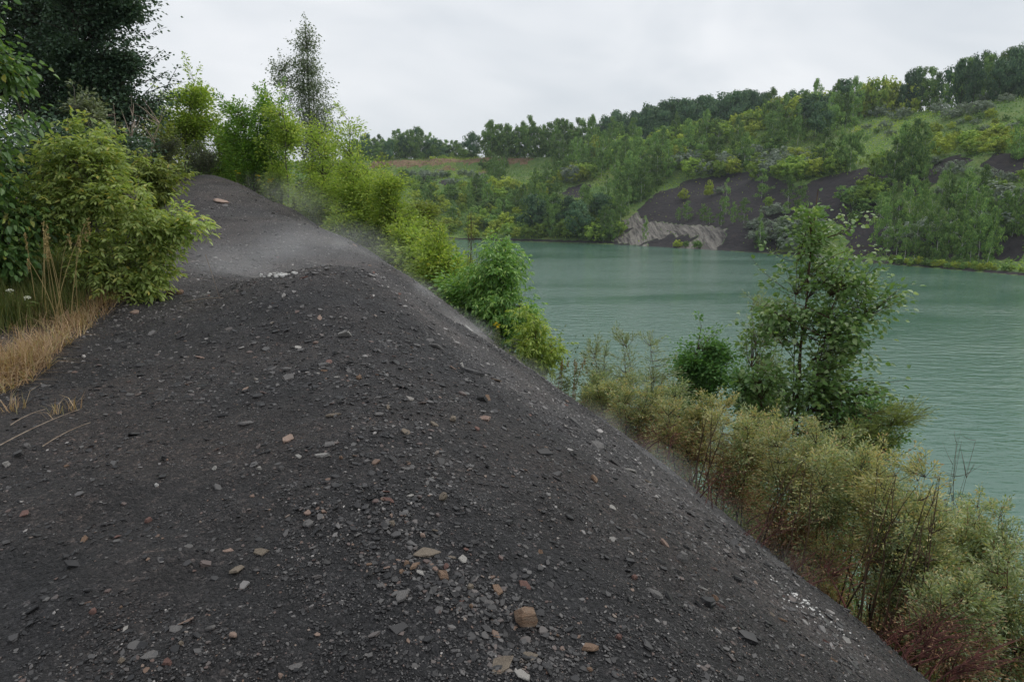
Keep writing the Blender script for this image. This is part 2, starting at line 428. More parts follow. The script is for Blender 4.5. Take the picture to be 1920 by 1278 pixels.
def ridge_mat():
    m, N, L = new_mat('burnt_spoil_gravel')
    tc = N.new('ShaderNodeTexCoord')
    P = tc.outputs['Object']
    big = noise(N, L, P, 0.36, 5, 0.65, 0.8)
    mid = noise(N, L, P, 3.0, 5, 0.65, 0.3)
    warp = noise(N, L, P, 9.0, 3, 0.6)
    wv = N.new('ShaderNodeVectorMath'); wv.operation = 'MULTIPLY_ADD'
    L.new(warp.outputs['Color'], wv.inputs[0]); wv.inputs[1].default_value = (.05, .05, .05); L.new(P, wv.inputs[2])
    v1 = N.new('ShaderNodeTexVoronoi'); v1.inputs['Scale'].default_value = 95; L.new(wv.outputs[0], v1.inputs['Vector'])
    v2 = N.new('ShaderNodeTexVoronoi'); v2.inputs['Scale'].default_value = 38; L.new(wv.outputs[0], v2.inputs['Vector'])
    v3 = N.new('ShaderNodeTexVoronoi'); v3.inputs['Scale'].default_value = 15; L.new(wv.outputs[0], v3.inputs['Vector'])
    base = ramp(N, [(.32, (.0100, .0106, .0126)), (.48, (.0150, .0145, .0152)), (.58, (.0220, .0196, .0192)), (.70, (.030, .0246, .0224))])
    L.new(big.outputs['Fac'], base.inputs['Fac'])
    mm = ramp(N, [(.3, (.62, .62, .63)), (.7, (1.4, 1.38, 1.36))])
    L.new(mid.outputs['Fac'], mm.inputs['Fac'])
    c = mixc(N, L, 1.0, base.outputs['Color'], mm.outputs['Color'], 'MULTIPLY')
    def cell(v, stops):
        sx = N.new('ShaderNodeSeparateColor'); L.new(v.outputs['Color'], sx.inputs[0])
        r = ramp(N, stops); r.color_ramp.interpolation = 'LINEAR'
        L.new(sx.outputs[0], r.inputs['Fac'])
        return r.outputs['Color'], sx
    c1, s1 = cell(v1, [(0, (.45, .45, .46)), (.6, (.95, .95, .96)), (.88, (1.7, 1.68, 1.66)), (1, (3.2, 3.05, 2.9))])
    c = mixc(N, L, 1.0, c, c1, 'MULTIPLY')
    c2, s2 = cell(v2, [(0, (.7, .7, .7)), (.75, (1.0, 1.0, 1.0)), (.93, (1.6, 1.55, 1.5)), (1, (2.6, 2.3, 2.1))])
    c = mixc(N, L, 0.8, c, c2, 'MULTIPLY')
    # dusty ash by the fumes, with mist and flank shading painted into its colour
    at_ = N.new('ShaderNodeAttribute'); at_.attribute_name = 'dust'
    c = mixc(N, L, at_.outputs['Fac'], c, mixc(N, L, 0.25, mixc(N, L, 1.0, c, (3.0, 2.85, 2.8), 'MULTIPLY'), (.125, .117, .113)))
    # soil under the vegetation
    so = N.new('ShaderNodeAttribute'); so.attribute_name = 'soil'
    sc = ramp(N, [(.35, (.05, .04, .028)), (.6, (.085, .08, .04)), (.8, (.06, .07, .028))])
    L.new(mid.outputs['Fac'], sc.inputs['Fac'])
    c = mixc(N, L, so.outputs['Fac'], c, sc.outputs['Color'])
    h = mathn(N, L, 'ADD', mathn(N, L, 'MULTIPLY', v1.outputs['Distance'], -0.5), mathn(N, L, 'MULTIPLY', v2.outputs['Distance'], -0.8))
    h = mathn(N, L, 'ADD', h, mathn(N, L, 'MULTIPLY', v3.outputs['Distance'], -0.7))
    h = mathn(N, L, 'ADD', h, mathn(N, L, 'MULTIPLY', s1.outputs[1], 0.35))
    h = mathn(N, L, 'ADD', h, mathn(N, L, 'MULTIPLY', s2.outputs[1], 0.45))
    bp = N.new('ShaderNodeBump')
    bp.inputs['Strength'].default_value = 1.0
    bp.inputs['Distance'].default_value = 0.022
    L.new(h, bp.inputs['Height'])
    pb = N.new('ShaderNodeBsdfPrincipled')
    pb.inputs['Roughness'].default_value = 0.7
    pb.inputs['Specular IOR Level'].default_value = 0.35
    L.new(c, pb.inputs['Base Color'])
    L.new(bp.outputs['Normal'], pb.inputs['Normal'])
    out = N.new('ShaderNodeOutputMaterial')
    L.new(pb.outputs[0], out.inputs['Surface'])
    return m
M['ridge'] = ridge_mat()

def hill_mat():
    m, N, L = new_mat('far_bank_ground')
    tc = N.new('ShaderNodeTexCoord')
    P = tc.outputs['Object']
    n1 = noise(N, L, P, 0.05, 4, 0.6, 0.5)
    n2 = noise(N, L, P, 0.6, 5, 0.65)
    gr = ramp(N, [(.30, (.075, .15, .05)), (.48, (.12, .19, .06)), (.62, (.18, .22, .07)), (.8, (.22, .20, .10))])
    L.new(mixc(N, L, 0.45, n1.outputs['Fac'], n2.outputs['Fac']), gr.inputs['Fac'])
    st = N.new('ShaderNodeMapping'); st.inputs['Scale'].default_value = (1, 1, .12); L.new(P, st.inputs['Vector'])
    n3 = noise(N, L, st.outputs['Vector'], 0.5, 5, 0.65, 0.4)
    rk = N.new('ShaderNodeMapping'); rk.inputs['Rotation'].default_value = (0, R(28), R(40)); rk.inputs['Scale'].default_value = (1.0, .10, .25); L.new(P, rk.inputs['Vector'])
    n4 = noise(N, L, rk.outputs['Vector'], 0.8, 6, 0.7, 0.3)
    def layer(c, attr, stops, src):
        a = N.new('ShaderNodeAttribute'); a.attribute_name = attr
        r = ramp(N, stops); L.new(src, r.inputs['Fac'])
        e = mathn(N, L, 'ADD', a.outputs['Fac'], mathn(N, L, 'MULTIPLY', mathn(N, L, 'SUBTRACT', n2.outputs['Fac'], 0.5), 0.9))
        f = ramp(N, [(.42, (0, 0, 0)), (.58, (1, 1, 1))]); L.new(e, f.inputs['Fac'])
        return mixc(N, L, f.outputs['Color'], c, r.outputs['Color'])
    c = layer(gr.outputs['Color'], 'spoil', [(.3, (.026, .023, .026)), (.55, (.038, .033, .036)), (.75, (.060, .047, .041))], n3.outputs['Fac'])
    c = layer(c, 'rock', [(.38, (.055, .050, .050)), (.50, (.155, .143, .128)), (.66, (.275, .255, .225))], n4.outputs['Fac'])
    c = layer(c, 'clay', [(.3, (.14, .085, .05)), (.55, (.24, .16, .10)), (.75, (.32, .22, .14))], n3.outputs['Fac'])
    bp = N.new('ShaderNodeBump'); bp.inputs['Strength'].default_value = 0.8; bp.inputs['Distance'].default_value = 0.8
    L.new(n2.outputs['Fac'], bp.inputs['Height'])
    pb = N.new('ShaderNodeBsdfPrincipled')
    pb.inputs['Roughness'].default_value = 0.9
    pb.inputs['Specular IOR Level'].default_value = 0.15
    L.new(c, pb.inputs['Base Color']); L.new(bp.outputs['Normal'], pb.inputs['Normal'])
    out = N.new('ShaderNodeOutputMaterial')
    L.new(pb.outputs[0], out.inputs['Surface'])
    return m
M['hill'] = hill_mat()

def water_mat():
    m, N, L = new_mat('milky_green_water')
    tc = N.new('ShaderNodeTexCoord')
    P = tc.outputs['Object']
    mp = N.new('ShaderNodeMapping'); mp.inputs['Rotation'].default_value = (0, 0, R(12)); mp.inputs['Scale'].default_value = (0.5, 1.25, 1)
    L.new(P, mp.inputs['Vector'])
    a = noise(N, L, mp.outputs['Vector'], 2.3, 3, 0.55, 0.3)
    b = noise(N, L, mp.outputs['Vector'], 0.75, 2, 0.5)
    bm_ = N.new('ShaderNodeMapping'); bm_.inputs['Rotation'].default_value = (0, 0, R(-35)); bm_.inputs['Scale'].default_value = (.5, 1.9, 1); L.new(P, bm_.inputs['Vector'])
    big = noise(N, L, bm_.outputs['Vector'], 0.02, 4, 0.6, 0.8)
    h = mathn(N, L, 'ADD', mathn(N, L, 'MULTIPLY', a.outputs['Fac'], 0.5), b.outputs['Fac'])
    st = ramp(N, [(.34, (.16, .16, .16)), (.58, (1, 1, 1))]); L.new(big.outputs['Fac'], st.inputs['Fac'])
    bp = N.new('ShaderNodeBump')
    bp.inputs['Distance'].default_value = 0.22
    L.new(mathn(N, L, 'MULTIPLY', st.outputs['Color'], 0.95), bp.inputs['Strength'])
    L.new(h, bp.inputs['Height'])
    col = ramp(N, [(.3, (.060, .136, .098)), (.7, (.078, .160, .118))]); L.new(big.outputs['Fac'], col.inputs['Fac'])
    pb = N.new('ShaderNodeBsdfPrincipled')
    pb.inputs['Roughness'].default_value = 0.12
    pb.inputs['IOR'].default_value = 1.33
    L.new(col.outputs['Color'], pb.inputs['Base Color'])
    L.new(bp.outputs['Normal'], pb.inputs['Normal'])
    out = N.new('ShaderNodeOutputMaterial')
    L.new(pb.outputs[0], out.inputs['Surface'])
    return m
M['water'] = water_mat()

# ------------------------------------------------------------------ object helpers
COL = scene.collection
def link(name, me, mat=None, parent=None, loc=None):
    if mat is not None:
        me.materials.clear(); me.materials.append(mat)
    o = bpy.data.objects.new(name, me)
    COL.objects.link(o)
    if parent is not None: o.parent = parent
    if loc is not None: o.location = loc
    return o
def thing(name, label, cat, loc, group=None, data=None, rz=0.0):
    o = bpy.data.objects.new(name, data)
    COL.objects.link(o)
    o.location = loc
    o.rotation_euler = (0, 0, rz)
    if data is None:
        o.empty_display_size = 0.2
    o['label'] = label
    o['category'] = cat
    if group: o['group'] = group
    return o
def copy_tree(o, parent=None):
    c = o.copy(); COL.objects.link(c)
    if parent is not None: c.parent = parent
    for ch in o.children: copy_tree(ch, c)
    return c
def mesh_np(name, verts, quads=None, tris=None, smooth=False):
    me = bpy.data.meshes.new(name)
    verts = np.asarray(verts, np.float32)
    nq = 0 if quads is None else len(quads)
    nt = 0 if tris is None else len(tris)
    loops = []
    if nq: loops.append(np.asarray(quads, np.int32).ravel())
    if nt: loops.append(np.asarray(tris, np.int32).ravel())
    loops = np.concatenate(loops)
    me.vertices.add(len(verts)); me.vertices.foreach_set('co', verts.ravel())
    me.loops.add(len(loops)); me.loops.foreach_set('vertex_index', loops)
    me.polygons.add(nq + nt)
    ls = np.concatenate([np.arange(nq) * 4, nq * 4 + np.arange(nt) * 3]).astype(np.int32)
    me.polygons.foreach_set('loop_start', ls)
    if smooth: me.polygons.foreach_set('use_smooth', np.ones(nq + nt, bool))
    me.update(calc_edges=True)
    return me
def unit(a):
    return a / np.maximum(np.linalg.norm(a, axis=-1, keepdims=True), 1e-9)

class Tubes:
    def __init__(s): s.v, s.q, s.n = [], [], 0
    def add(s, pts, rad, sides=4):
        pts = np.asarray(pts, float); rad = np.broadcast_to(np.asarray(rad, float), (len(pts),))
        d = unit(np.gradient(pts, axis=0))
        ref = np.array([0.31, 0.17, 0.93]) if abs(d[0, 2]) < 0.9 else np.array([1.0, 0.1, 0])
        a = unit(np.cross(d, ref)); b = np.cross(d, a)
        th = np.arange(sides) * 2 * math.pi / sides
        ring = pts[:, None] + rad[:, None, None] * (np.cos(th)[None, :, None] * a[:, None] + np.sin(th)[None, :, None] * b[:, None])
        k = len(pts)
        i = np.arange(k - 1)[:, None] * sides + np.arange(sides)[None]
        j = np.arange(k - 1)[:, None] * sides + (np.arange(sides)[None] + 1) % sides
        s.q.append(np.stack([i, j, j + sides, i + sides], -1).reshape(-1, 4) + s.n)
        s.v.append(ring.reshape(-1, 3)); s.n += k * sides
    def mesh(s, name): return mesh_np(name, np.concatenate(s.v), np.concatenate(s.q), smooth=True)

def leaf_mesh(name, rng, pos, dirs, L, Wd, droop=0.15, flat=0.5, six=False):
    """leaves at pos pointing along dirs; L and Wd length and width; flat: how level the blades lie"""
    n = len(pos)
    L = L * rng.uniform(0.65, 1.25, n)[:, None]
    Wd = Wd * rng.uniform(0.75, 1.2, n)[:, None]
    up = np.array([0, 0, 1.0]) + rng.normal(0, 1.15 - flat, (n, 3))
    d = unit(dirs)
    side = unit(np.cross(d, up))
    nr = np.cross(side, d)
    dz = np.array([0, 0, -1.0])
    if six:
        b = pos
        t = pos + d * L + dz * L * droop
        m1, m2 = pos + d * L * .33 + dz * L * droop * .12, pos + d * L * .68 + dz * L * droop * .48
        f = nr * Wd * .16
        v = np.stack([b, m1 + side * Wd * .46 + f, m2 + side * Wd * .40 + f, t, m2 - side * Wd * .40 + f, m1 - side * Wd * .46 + f], 1).reshape(-1, 3)
        k = np.arange(n)[:, None] * 6
        q = np.concatenate([k + np.array([0, 1, 2, 3]), k + np.array([0, 3, 4, 5])])
        return mesh_np(name, v, q)
    t = pos + d * L + dz * L * droop
    m = pos + d * L * .45 + dz * L * droop * .2 + nr * Wd * .12
    v = np.stack([pos, m + side * Wd * .5, t, m - side * Wd * .5], 1).reshape(-1, 3)
    q = np.arange(n)[:, None] * 4 + np.arange(4)[None]
    return mesh_np(name, v, q)
def compound(rng, pos, dirs, size):
    """box elder style leaves: five leaflets on each stalk"""
    d = unit(dirs + np.array([0, 0, -.15]))
    up = np.array([0, 0, 1.0]) + rng.normal(0, .3, pos.shape)
    s = unit(np.cross(d, up))
    P, D = [], []
    for f, ang in ((1, 0), (.72, 52), (.72, -52), (.42, 66), (.42, -66)):
        a = R(ang)
        P.append(pos + d * size * f + np.array([0, 0, -1]) * size * .2 * f * f)
        D.append(d * math.cos(a) + s * math.sin(a) + np.array([0, 0, -.28]) + rng.normal(0, .2, pos.shape))
    return np.concatenate(P), np.concatenate(D)

def bezier(a, b, c, k):
    t = np.linspace(0, 1, k)[:, None]
    return a * (1 - t) ** 2 + 2 * b * t * (1 - t) + c * t * t

def plant(name, label, cat, base, lobes, seed, leaf, mat, bark, n_br=150, lv=14, stems=1, stem_r=0.05, lean=0.25,
          sprigs=0, sprig_len=0.5, L=.08, W=.05, droop=.15, flat=.5, spread=.16, six=False, comp=0.0, group=None, low=0.0,
          trunk_name='trunk', dead=None, dead_frac=0.0, fill=2.2, start=.3, upright=0.0, twig_r=.006, tone=None, clump=0, limb_n=5):
    """a woody plant. lobes: (centre, radii) in metres relative to base. leaf 'simple'."""
    rng = np.random.default_rng(seed)
    root = thing(name, label, cat, base, group)
    lobes = [(np.array(c, float), np.array(r, float)) for c, r in lobes]
    top = max(c[2] + r[2] for c, r in lobes)
    wts = np.array([np.prod(r) ** (2 / 3) for c, r in lobes]); wts /= wts.sum()
    # stems
    S = []
    for k in range(stems):
        c, r = lobes[k % len(lobes)] if stems > 1 else lobes[int(np.argmax([c[2] + r[2] for c, r in lobes]))]
        tgt = c + np.array([rng.normal(0, lean) * r[0], rng.normal(0, lean) * r[1], r[2] * rng.uniform(.55, .95)])
        s0 = np.array([rng.normal(0, .03 * stems), rng.normal(0, .03 * stems), -0.12])
        mid = s0 * .5 + tgt * .5
        mid[:2] += (s0[:2] - tgt[:2]) * .22 + rng.normal(0, .03, 2) * top
        pts = bezier(s0, mid, tgt, 9)
        pts[1:-1] += rng.normal(0, .006, (7, 3)) * top
        S.append(pts)
    def stem_at(pts, f):
        i = np.clip(f * 8, 0, 7.999); k = int(i)
        return pts[k] * (1 - i + k) + pts[k + 1] * (i - k)
    for k, pts in enumerate(S):
        tb = Tubes()
        rr = stem_r * (1 if k == 0 else rng.uniform(.55, .9))
        tb.add(pts, rr * np.linspace(1, .14, 9) ** .9, 6)
        o = link(trunk_name if k == 0 or stems > 1 else 'limb', tb.mesh(trunk_name), bark, root)
    # main limbs of a single-stemmed tree
    limbs = []
    if stems == 1:
        for k in range(limb_n):
            c, r = lobes[rng.choice(len(lobes), p=wts)]
            tgt = c + unit(rng.normal(0, 1, 3)) * r * .6
            a = stem_at(S[0], np.clip(.2 + .5 * rng.random(), 0, 1))
            mid = a * .45 + tgt * .55 + np.array([0, 0, -.1]) * np.linalg.norm(tgt - a)
            limbs.append(bezier(a, mid, tgt, 9))
            tb = Tubes(); tb.add(limbs[-1], stem_r * .42 * np.linspace(1, .2, 9), 5)
            link('limb', tb.mesh('limb'), bark, root)
    allst = np.stack(S + limbs)
    # branches
    tw = Tubes(); LP, LD = [], []
    tgts = []
    if clump:
        cc = []
        for _ in range(clump):
            c, r = lobes[rng.choice(len(lobes), p=wts)]
            cc.append((c + unit(rng.normal(0, 1, 3)) * r * rng.uniform(.45, .86), r * rng.uniform(.24, .40)))
    for k in range(n_br):
        if clump and rng.random() < .8:
            c, r = cc[rng.integers(clump)]
        else:
            c, r = lobes[rng.choice(len(lobes), p=wts)]
        u = unit(rng.normal(0, 1, 3)) * rng.random() ** (1 / fill)
        t = c + u * r
        if t[2] < low: t[2] = low + rng.random() * .3
        tgts.append((t, 0))
    for k in range(sprigs):
        c, r = lobes[rng.choice(len(lobes), p=wts)]
        u = unit(rng.normal(0, 1, 3)); u[2] = abs(u[2]) * 1.6 + .3; u = unit(u)
        t = c + u * r * rng.uniform(.92, 1.0) + np.array([u[0] * .3, u[1] * .3, 1]) * sprig_len * rng.uniform(.4, 1.2)
        tgts.append((t, 1))
    flatpts = allst.reshape(-1, 3)
    ok_i = np.tile(np.arange(9), len(allst)) >= 2
    for t, sprig in tgts:
        d = flatpts - t
        dist = np.linalg.norm(d, axis=1) + np.where(d[:, 2] > -.18 * np.hypot(d[:, 0], d[:, 1]), 3 + d[:, 2] * 2, 0) + np.where(ok_i, 0, .8)
        a = flatpts[int(np.argmin(dist + rng.uniform(0, .25, len(dist)) * top * .4))]
        ln = np.linalg.norm(t - a)
        mid = a * .5 + t * .5 + np.array([0, 0, (-.16 if sprig or upright else .10)]) * ln + rng.normal(0, .06, 3) * ln
        pts = bezier(a, mid, t, 6)
        tw.add(pts, twig_r * (0.6 + ln) ** .8 * np.linspace(1, .25, 6), 3)
        m = int(lv * (1.2 if sprig else 1) * rng.uniform(.7, 1.3))
        f = start + (1 - start) * rng.random(m) ** .75
        i = np.clip(f * 5, 0, 4.999); ii = i.astype(int); fr = (i - ii)[:, None]
        p = pts[ii] * (1 - fr) + pts[ii + 1] * fr
        dd = unit(pts[ii + 1] - pts[ii])
        j = rng.normal(0, 1, (m, 3)); j[:, 2] *= .6
        sc = spread * (.28 if sprig else 1)
        p = p + j * sc * .5
        LP.append(p)
        LD.append(dd * (.7 + upright) + unit(j) * .9 + np.array([0, 0, -droop]))
    link('twig_tangle', tw.mesh('twig_tangle'), bark, root)['kind'] = 'stuff'
    P, D = np.concatenate(LP), np.concatenate(LD)
    if comp:
        P, D = compound(rng, P, D, comp)
    if dead is not None:
        lowest = min(c[2] - r[2] for c, r in lobes)
        hz = (P[:, 2] - lowest) / (top - lowest)
        isd = rng.random(len(P)) < dead_frac * np.clip(1.9 - 2.4 * hz, 0.06, 1.4)
        if isd.sum() > 3:
            o = link('dry_foliage', leaf_mesh('dry_foliage', rng, P[isd], D[isd] + np.array([0, 0, -.5]), L, W, droop, flat, six), dead, root)
            o['kind'] = 'stuff'
        P, D = P[~isd], D[~isd]
    if tone is not None:
        mt, frac = tone
        hz = P[:, 2] / top
        isy = rng.random(len(P)) < frac * np.clip(1.3 * np.sin(P[:, 0] * 3.1 + 5 * rng.random()) * np.sin(P[:, 1] * 2.7) + .8, 0, 1.3)
        if isy.sum() > 3:
            o = link('yellow_foliage', leaf_mesh('yellow_foliage', rng, P[isy], D[isy], L, W, droop, flat, six), mt, root)
            o['kind'] = 'stuff'
        P, D = P[~isy], D[~isy]
    o = link('foliage', leaf_mesh('foliage', rng, P, D, L, W, droop, flat, six), mat, root)
    o['kind'] = 'stuff'
    return root

# ------------------------------------------------------------------ the setting: one ground sheet, in two pieces along the lake bed
def axis(lo, fine0, fine1, step, hi, grow, cap):
    a = [fine0]
    s = step
    while a[-1] < fine1: a.append(a[-1] + step)
    while a[-1] < hi:
        s = min(s * grow, cap); a.append(a[-1] + s)
    b, s = [], step
    x = fine0
    while x > lo:
        s = min(s * grow, cap); x -= s; b.append(x)
    return np.array(b[::-1] + a)
gx = axis(-1500, -6, 4.5, 0.07, 1500, 1.045, 60)
gy = axis(-300, 1.6, 12, 0.07, 2200, 1.03, 60)
# keep the far bank reasonably fine
def refine(a, lo, hi, mx):
    out = [a[0]]
    for p in a[1:]:
        gap = p - out[-1]
        if lo < p < hi and gap > mx:
            k = int(math.ceil(gap / mx)); out += list(out[-1] + gap * np.arange(1, k) / k)
        out.append(p)
    return np.array(out)
gx = refine(gx, -160, 300, 2.2)
gy = refine(gy, 60, 520, 2.2)
X, Y = np.meshgrid(gx, gy)
Zn = near_h(X, Y)
Zf = far_h(X, Y)
# fine relief of the rubble close to the camera
rel = np.exp(-(np.hypot(X, Y - 3) / 11.0) ** 2)
Zn = Zn + rel * (0.022 * fbm(X, Y, 0.16, 3, 41) + 0.060 * np.maximum(0, fbm(X, Y, 0.55, 3, 47)))
Z = np.maximum(Zn, Zf)
ny, nx = X.shape
idx = np.arange(ny * nx).reshape(ny, nx)
Q = np.stack([idx[:-1, :-1], idx[:-1, 1:], idx[1:, 1:], idx[1:, :-1]], -1)
isfar = ((Zf > Zn) & (Y > 60))[:-1, :-1] | (X[:-1, :-1] > 60)
V = np.stack([X, Y, Z], -1).reshape(-1, 3)
def sub(name, quads, mat):
    quads = quads.reshape(-1, 4)
    used, inv = np.unique(quads, return_inverse=True)
    me = mesh_np(name, V[used], inv.reshape(-1, 4), smooth=True)
    o = link(name, me, mat)
    o['kind'] = 'structure'
    return o, used
def poly_mask(u, v, poly):
    poly = np.asarray(poly, float); ins = np.zeros(np.shape(u), bool)
    x1, y1 = poly[-1]
    for x2, y2 in poly:
        c = ((y1 > v) != (y2 > v)) & (u < (x2 - x1) * (v - y1) / (y2 - y1 + 1e-12) + x1)
        ins ^= c; x1, y1 = x2, y2
    return ins
def set_attr(me, name, val):
    a = me.attributes.new(name, 'FLOAT', 'POINT')
    a.data.foreach_set('value', np.asarray(val, np.float32))

ridge, used = sub('spoil_ridge', Q[~isfar], M['ridge'])
p = V[used]
uu, vv, dd = project(p)
# dusty ash plus painted mist and flank shading: the saddle, the path beyond it and the smoking right-hand flank (world-space distances)
def near_line(px, pts, wid):
    best = np.full(len(px), 1e9)
    for a, b in zip(pts[:-1], pts[1:]):
        a, b = np.array(a[:2]), np.array(b[:2]); d = b - a
        t = np.clip(((px[:, :2] - a) @ d) / (d @ d), 0, 1)
        best = np.minimum(best, np.hypot(*(px[:, :2] - a - t[:, None] * d).T))
    return np.exp(-(best / wid) ** 2)
flank_line = [at(*q) for q in ((760, 520, 15.5), (850, 590, 13.6), (960, 680, 11.0), (1080, 770, 9.0), (1200, 850, 7.9), (1320, 945, 6.6), (1440, 1050, 5.55), (1530, 1140, 4.9))]
saddle_line = [at(*q) for q in ((340, 535, 9.6), (430, 505, 11.8), (560, 470, 15), (700, 490, 15), (760, 520, 15))]
path_line = [at(*q) for q in ((560, 470, 15), (520, 420, 18), (420, 370, 22), (400, 335, 25))]
flank_zone = np.array([(700, 505), (800, 540), (900, 615), (1000, 692), (1200, 835), (1400, 1005), (1560, 1150), (1660, 1262), (1590, 1262), (1440, 1140), (1330, 1035), (1220, 945), (1100, 850), (980, 765), (890, 690), (810, 620), (745, 565), (705, 530)], float)
def poly_dist(u, v, poly):
    best = np.full(np.shape(u), 1e9)
    for a, b in zip(poly, np.roll(poly, -1, 0)):
        e = b - a
        t = np.clip(((u - a[0]) * e[0] + (v - a[1]) * e[1]) / (e @ e), 0, 1)
        best = np.minimum(best, np.hypot(u - a[0] - t * e[0], v - a[1] - t * e[1]))
    return np.where(poly_mask(u, v, poly), best, -best)
def dust_light_at(p):
    u_, v_, d_ = project(p)
    fl_ = np.clip(.5 + poly_dist(u_, v_, flank_zone) / 50.0, 0, 1) * (d_ > 2)  # flank zone also paints the hump's lighter side, besides dusty ash
    dd_ = np.clip(0.9 * near_line(p, saddle_line, 2.8) + 0.8 * near_line(p, path_line, 2.8) + 0.85 * fl_, 0, 1)
    return np.clip(dd_ * (0.85 + 0.9 * fbm(p[:, 0], p[:, 1], 0.8, 3, 61)), 0, 1)
dust_light = dust_light_at(p)
set_attr(ridge.data, 'dust', dust_light)
veg_edge = np.array([(-3.9, 4.5), (-4.3, 6.2), (-4.9, 7.6), (-5.9, 9.8), (-6.9, 12), (-8.4, 15.5), (-10.4, 20), (-11.8, 24.5), (-12.6, 28), (-9.5, 29), (-6.6, 23.0), (-4.0, 20.0), (-1.6, 17.2), (0.6, 13.8), (2.2, 10.4), (3.2, 8.0), (4.0, 5.6), (4.6, 2)])
ins = poly_mask(p[:, 0], p[:, 1], np.concatenate([veg_edge, [(3, -25), (-6, -25)]]))
dist = np.full(len(p), 1e9)
for a, b in zip(veg_edge[:-1], veg_edge[1:]):
    d = b - a
    t = np.clip(((p[:, :2] - a) @ d) / (d @ d), 0, 1)
    dist = np.minimum(dist, np.hypot(*(p[:, :2] - a - t[:, None] * d).T))
soil = np.where(ins, 0, np.clip(dist / 1.0 + 1.1 * fbm(p[:, 0], p[:, 1], 1.0, 3, 77), 0, 1))
set_attr(ridge.data, 'soil', soil)

hill, used = sub('far_hillside', Q[isfar], M['hill'])
p = V[used]
uu, vv, dd = project(p)
jit = 7 * fbm(p[:, 0], p[:, 1], 9, 2, 91)
uj, vj = uu + jit, vv + jit * .7
spoil = np.zeros(len(p))
bare_polys = [[(1175, 415), (1215, 375), (1290, 338), (1390, 322), (1450, 330), (1500, 350), (1560, 330), (1640, 310), (1700, 330), (1640, 380), (1500, 440), (1440, 470), (1150, 468)],
             [(1690, 345), (1720, 312), (1800, 292), (1830, 300), (1770, 330), (1730, 370), (1690, 365)],
             [(1835, 310), (1870, 288), (1925, 284), (1925, 335), (1850, 330)],
             [(1560, 400), (1640, 370), (1700, 380), (1660, 440), (1700, 470), (1600, 480)],
             [(1850, 462), (1870, 450), (1925, 448), (1925, 485), (1860, 486)], [(1640, 440), (1925, 430), (1925, 490), (1640, 480)],
             [(1050, 365), (1095, 343), (1110, 348), (1095, 372)], [(790, 335), (815, 330), (818, 340), (795, 342)], [(820, 342), (840, 335), (856, 340), (838, 350)]]
hill_used = used
for poly in bare_polys:
    spoil = np.maximum(spoil, poly_mask(uj, vj, poly))
s_, _ = shore_sd(p[:, 0], p[:, 1])
spoil = np.maximum(spoil, np.clip(1.0 - np.abs(s_ - 1.5) / 2.5, 0, 1))
bare_polys.append([(1145, 452), (1165, 415), (1196, 394), (1200, 408), (1215, 416), (1330, 424), (1380, 430), (1340, 468), (1240, 466)])
rock = np.zeros(len(p))
for poly in ([(1145, 452), (1165, 415), (1196, 394), (1200, 408), (1215, 416), (1330, 424), (1380, 430), (1340, 468), (1240, 466)],):
    rock = np.maximum(rock, poly_mask(uj, vj, poly))
clay = np.zeros(len(p))
for poly in ([(690, 303), (730, 300), (790, 292), (850, 290), (920, 284), (1000, 296), (985, 308), (930, 304), (900, 308), (850, 306), (800, 310), (740, 315), (690, 318)],
             [(893, 330), (925, 303), (935, 303), (905, 330)], [(1870, 175), (1925, 150), (1925, 172), (1880, 182)],
             [(815, 318), (835, 313), (860, 316), (850, 320)]):
    clay = np.maximum(clay, poly_mask(uj, vj, poly))
rock = rock * (fbm(p[:, 0] * .5 + p[:, 2], p[:, 1], 7, 3, 19) > -.16)
spoil = np.where(rock > 0, 0, spoil)
set_attr(hill.data, 'spoil', spoil); set_attr(hill.data, 'rock', rock); set_attr(hill.data, 'clay', clay)

wx = np.linspace(-420, 420, 3); wy = np.linspace(-260, 420, 3)
wv = [(x, y, 0) for y in wy for x in wx]
wq = [(j * 3 + i, j * 3 + i + 1, j * 3 + i + 4, j * 3 + i + 3) for j in range(2) for i in range(2)]
water = link('water', mesh_np('water', wv, wq), M['water'])
water['kind'] = 'structure'

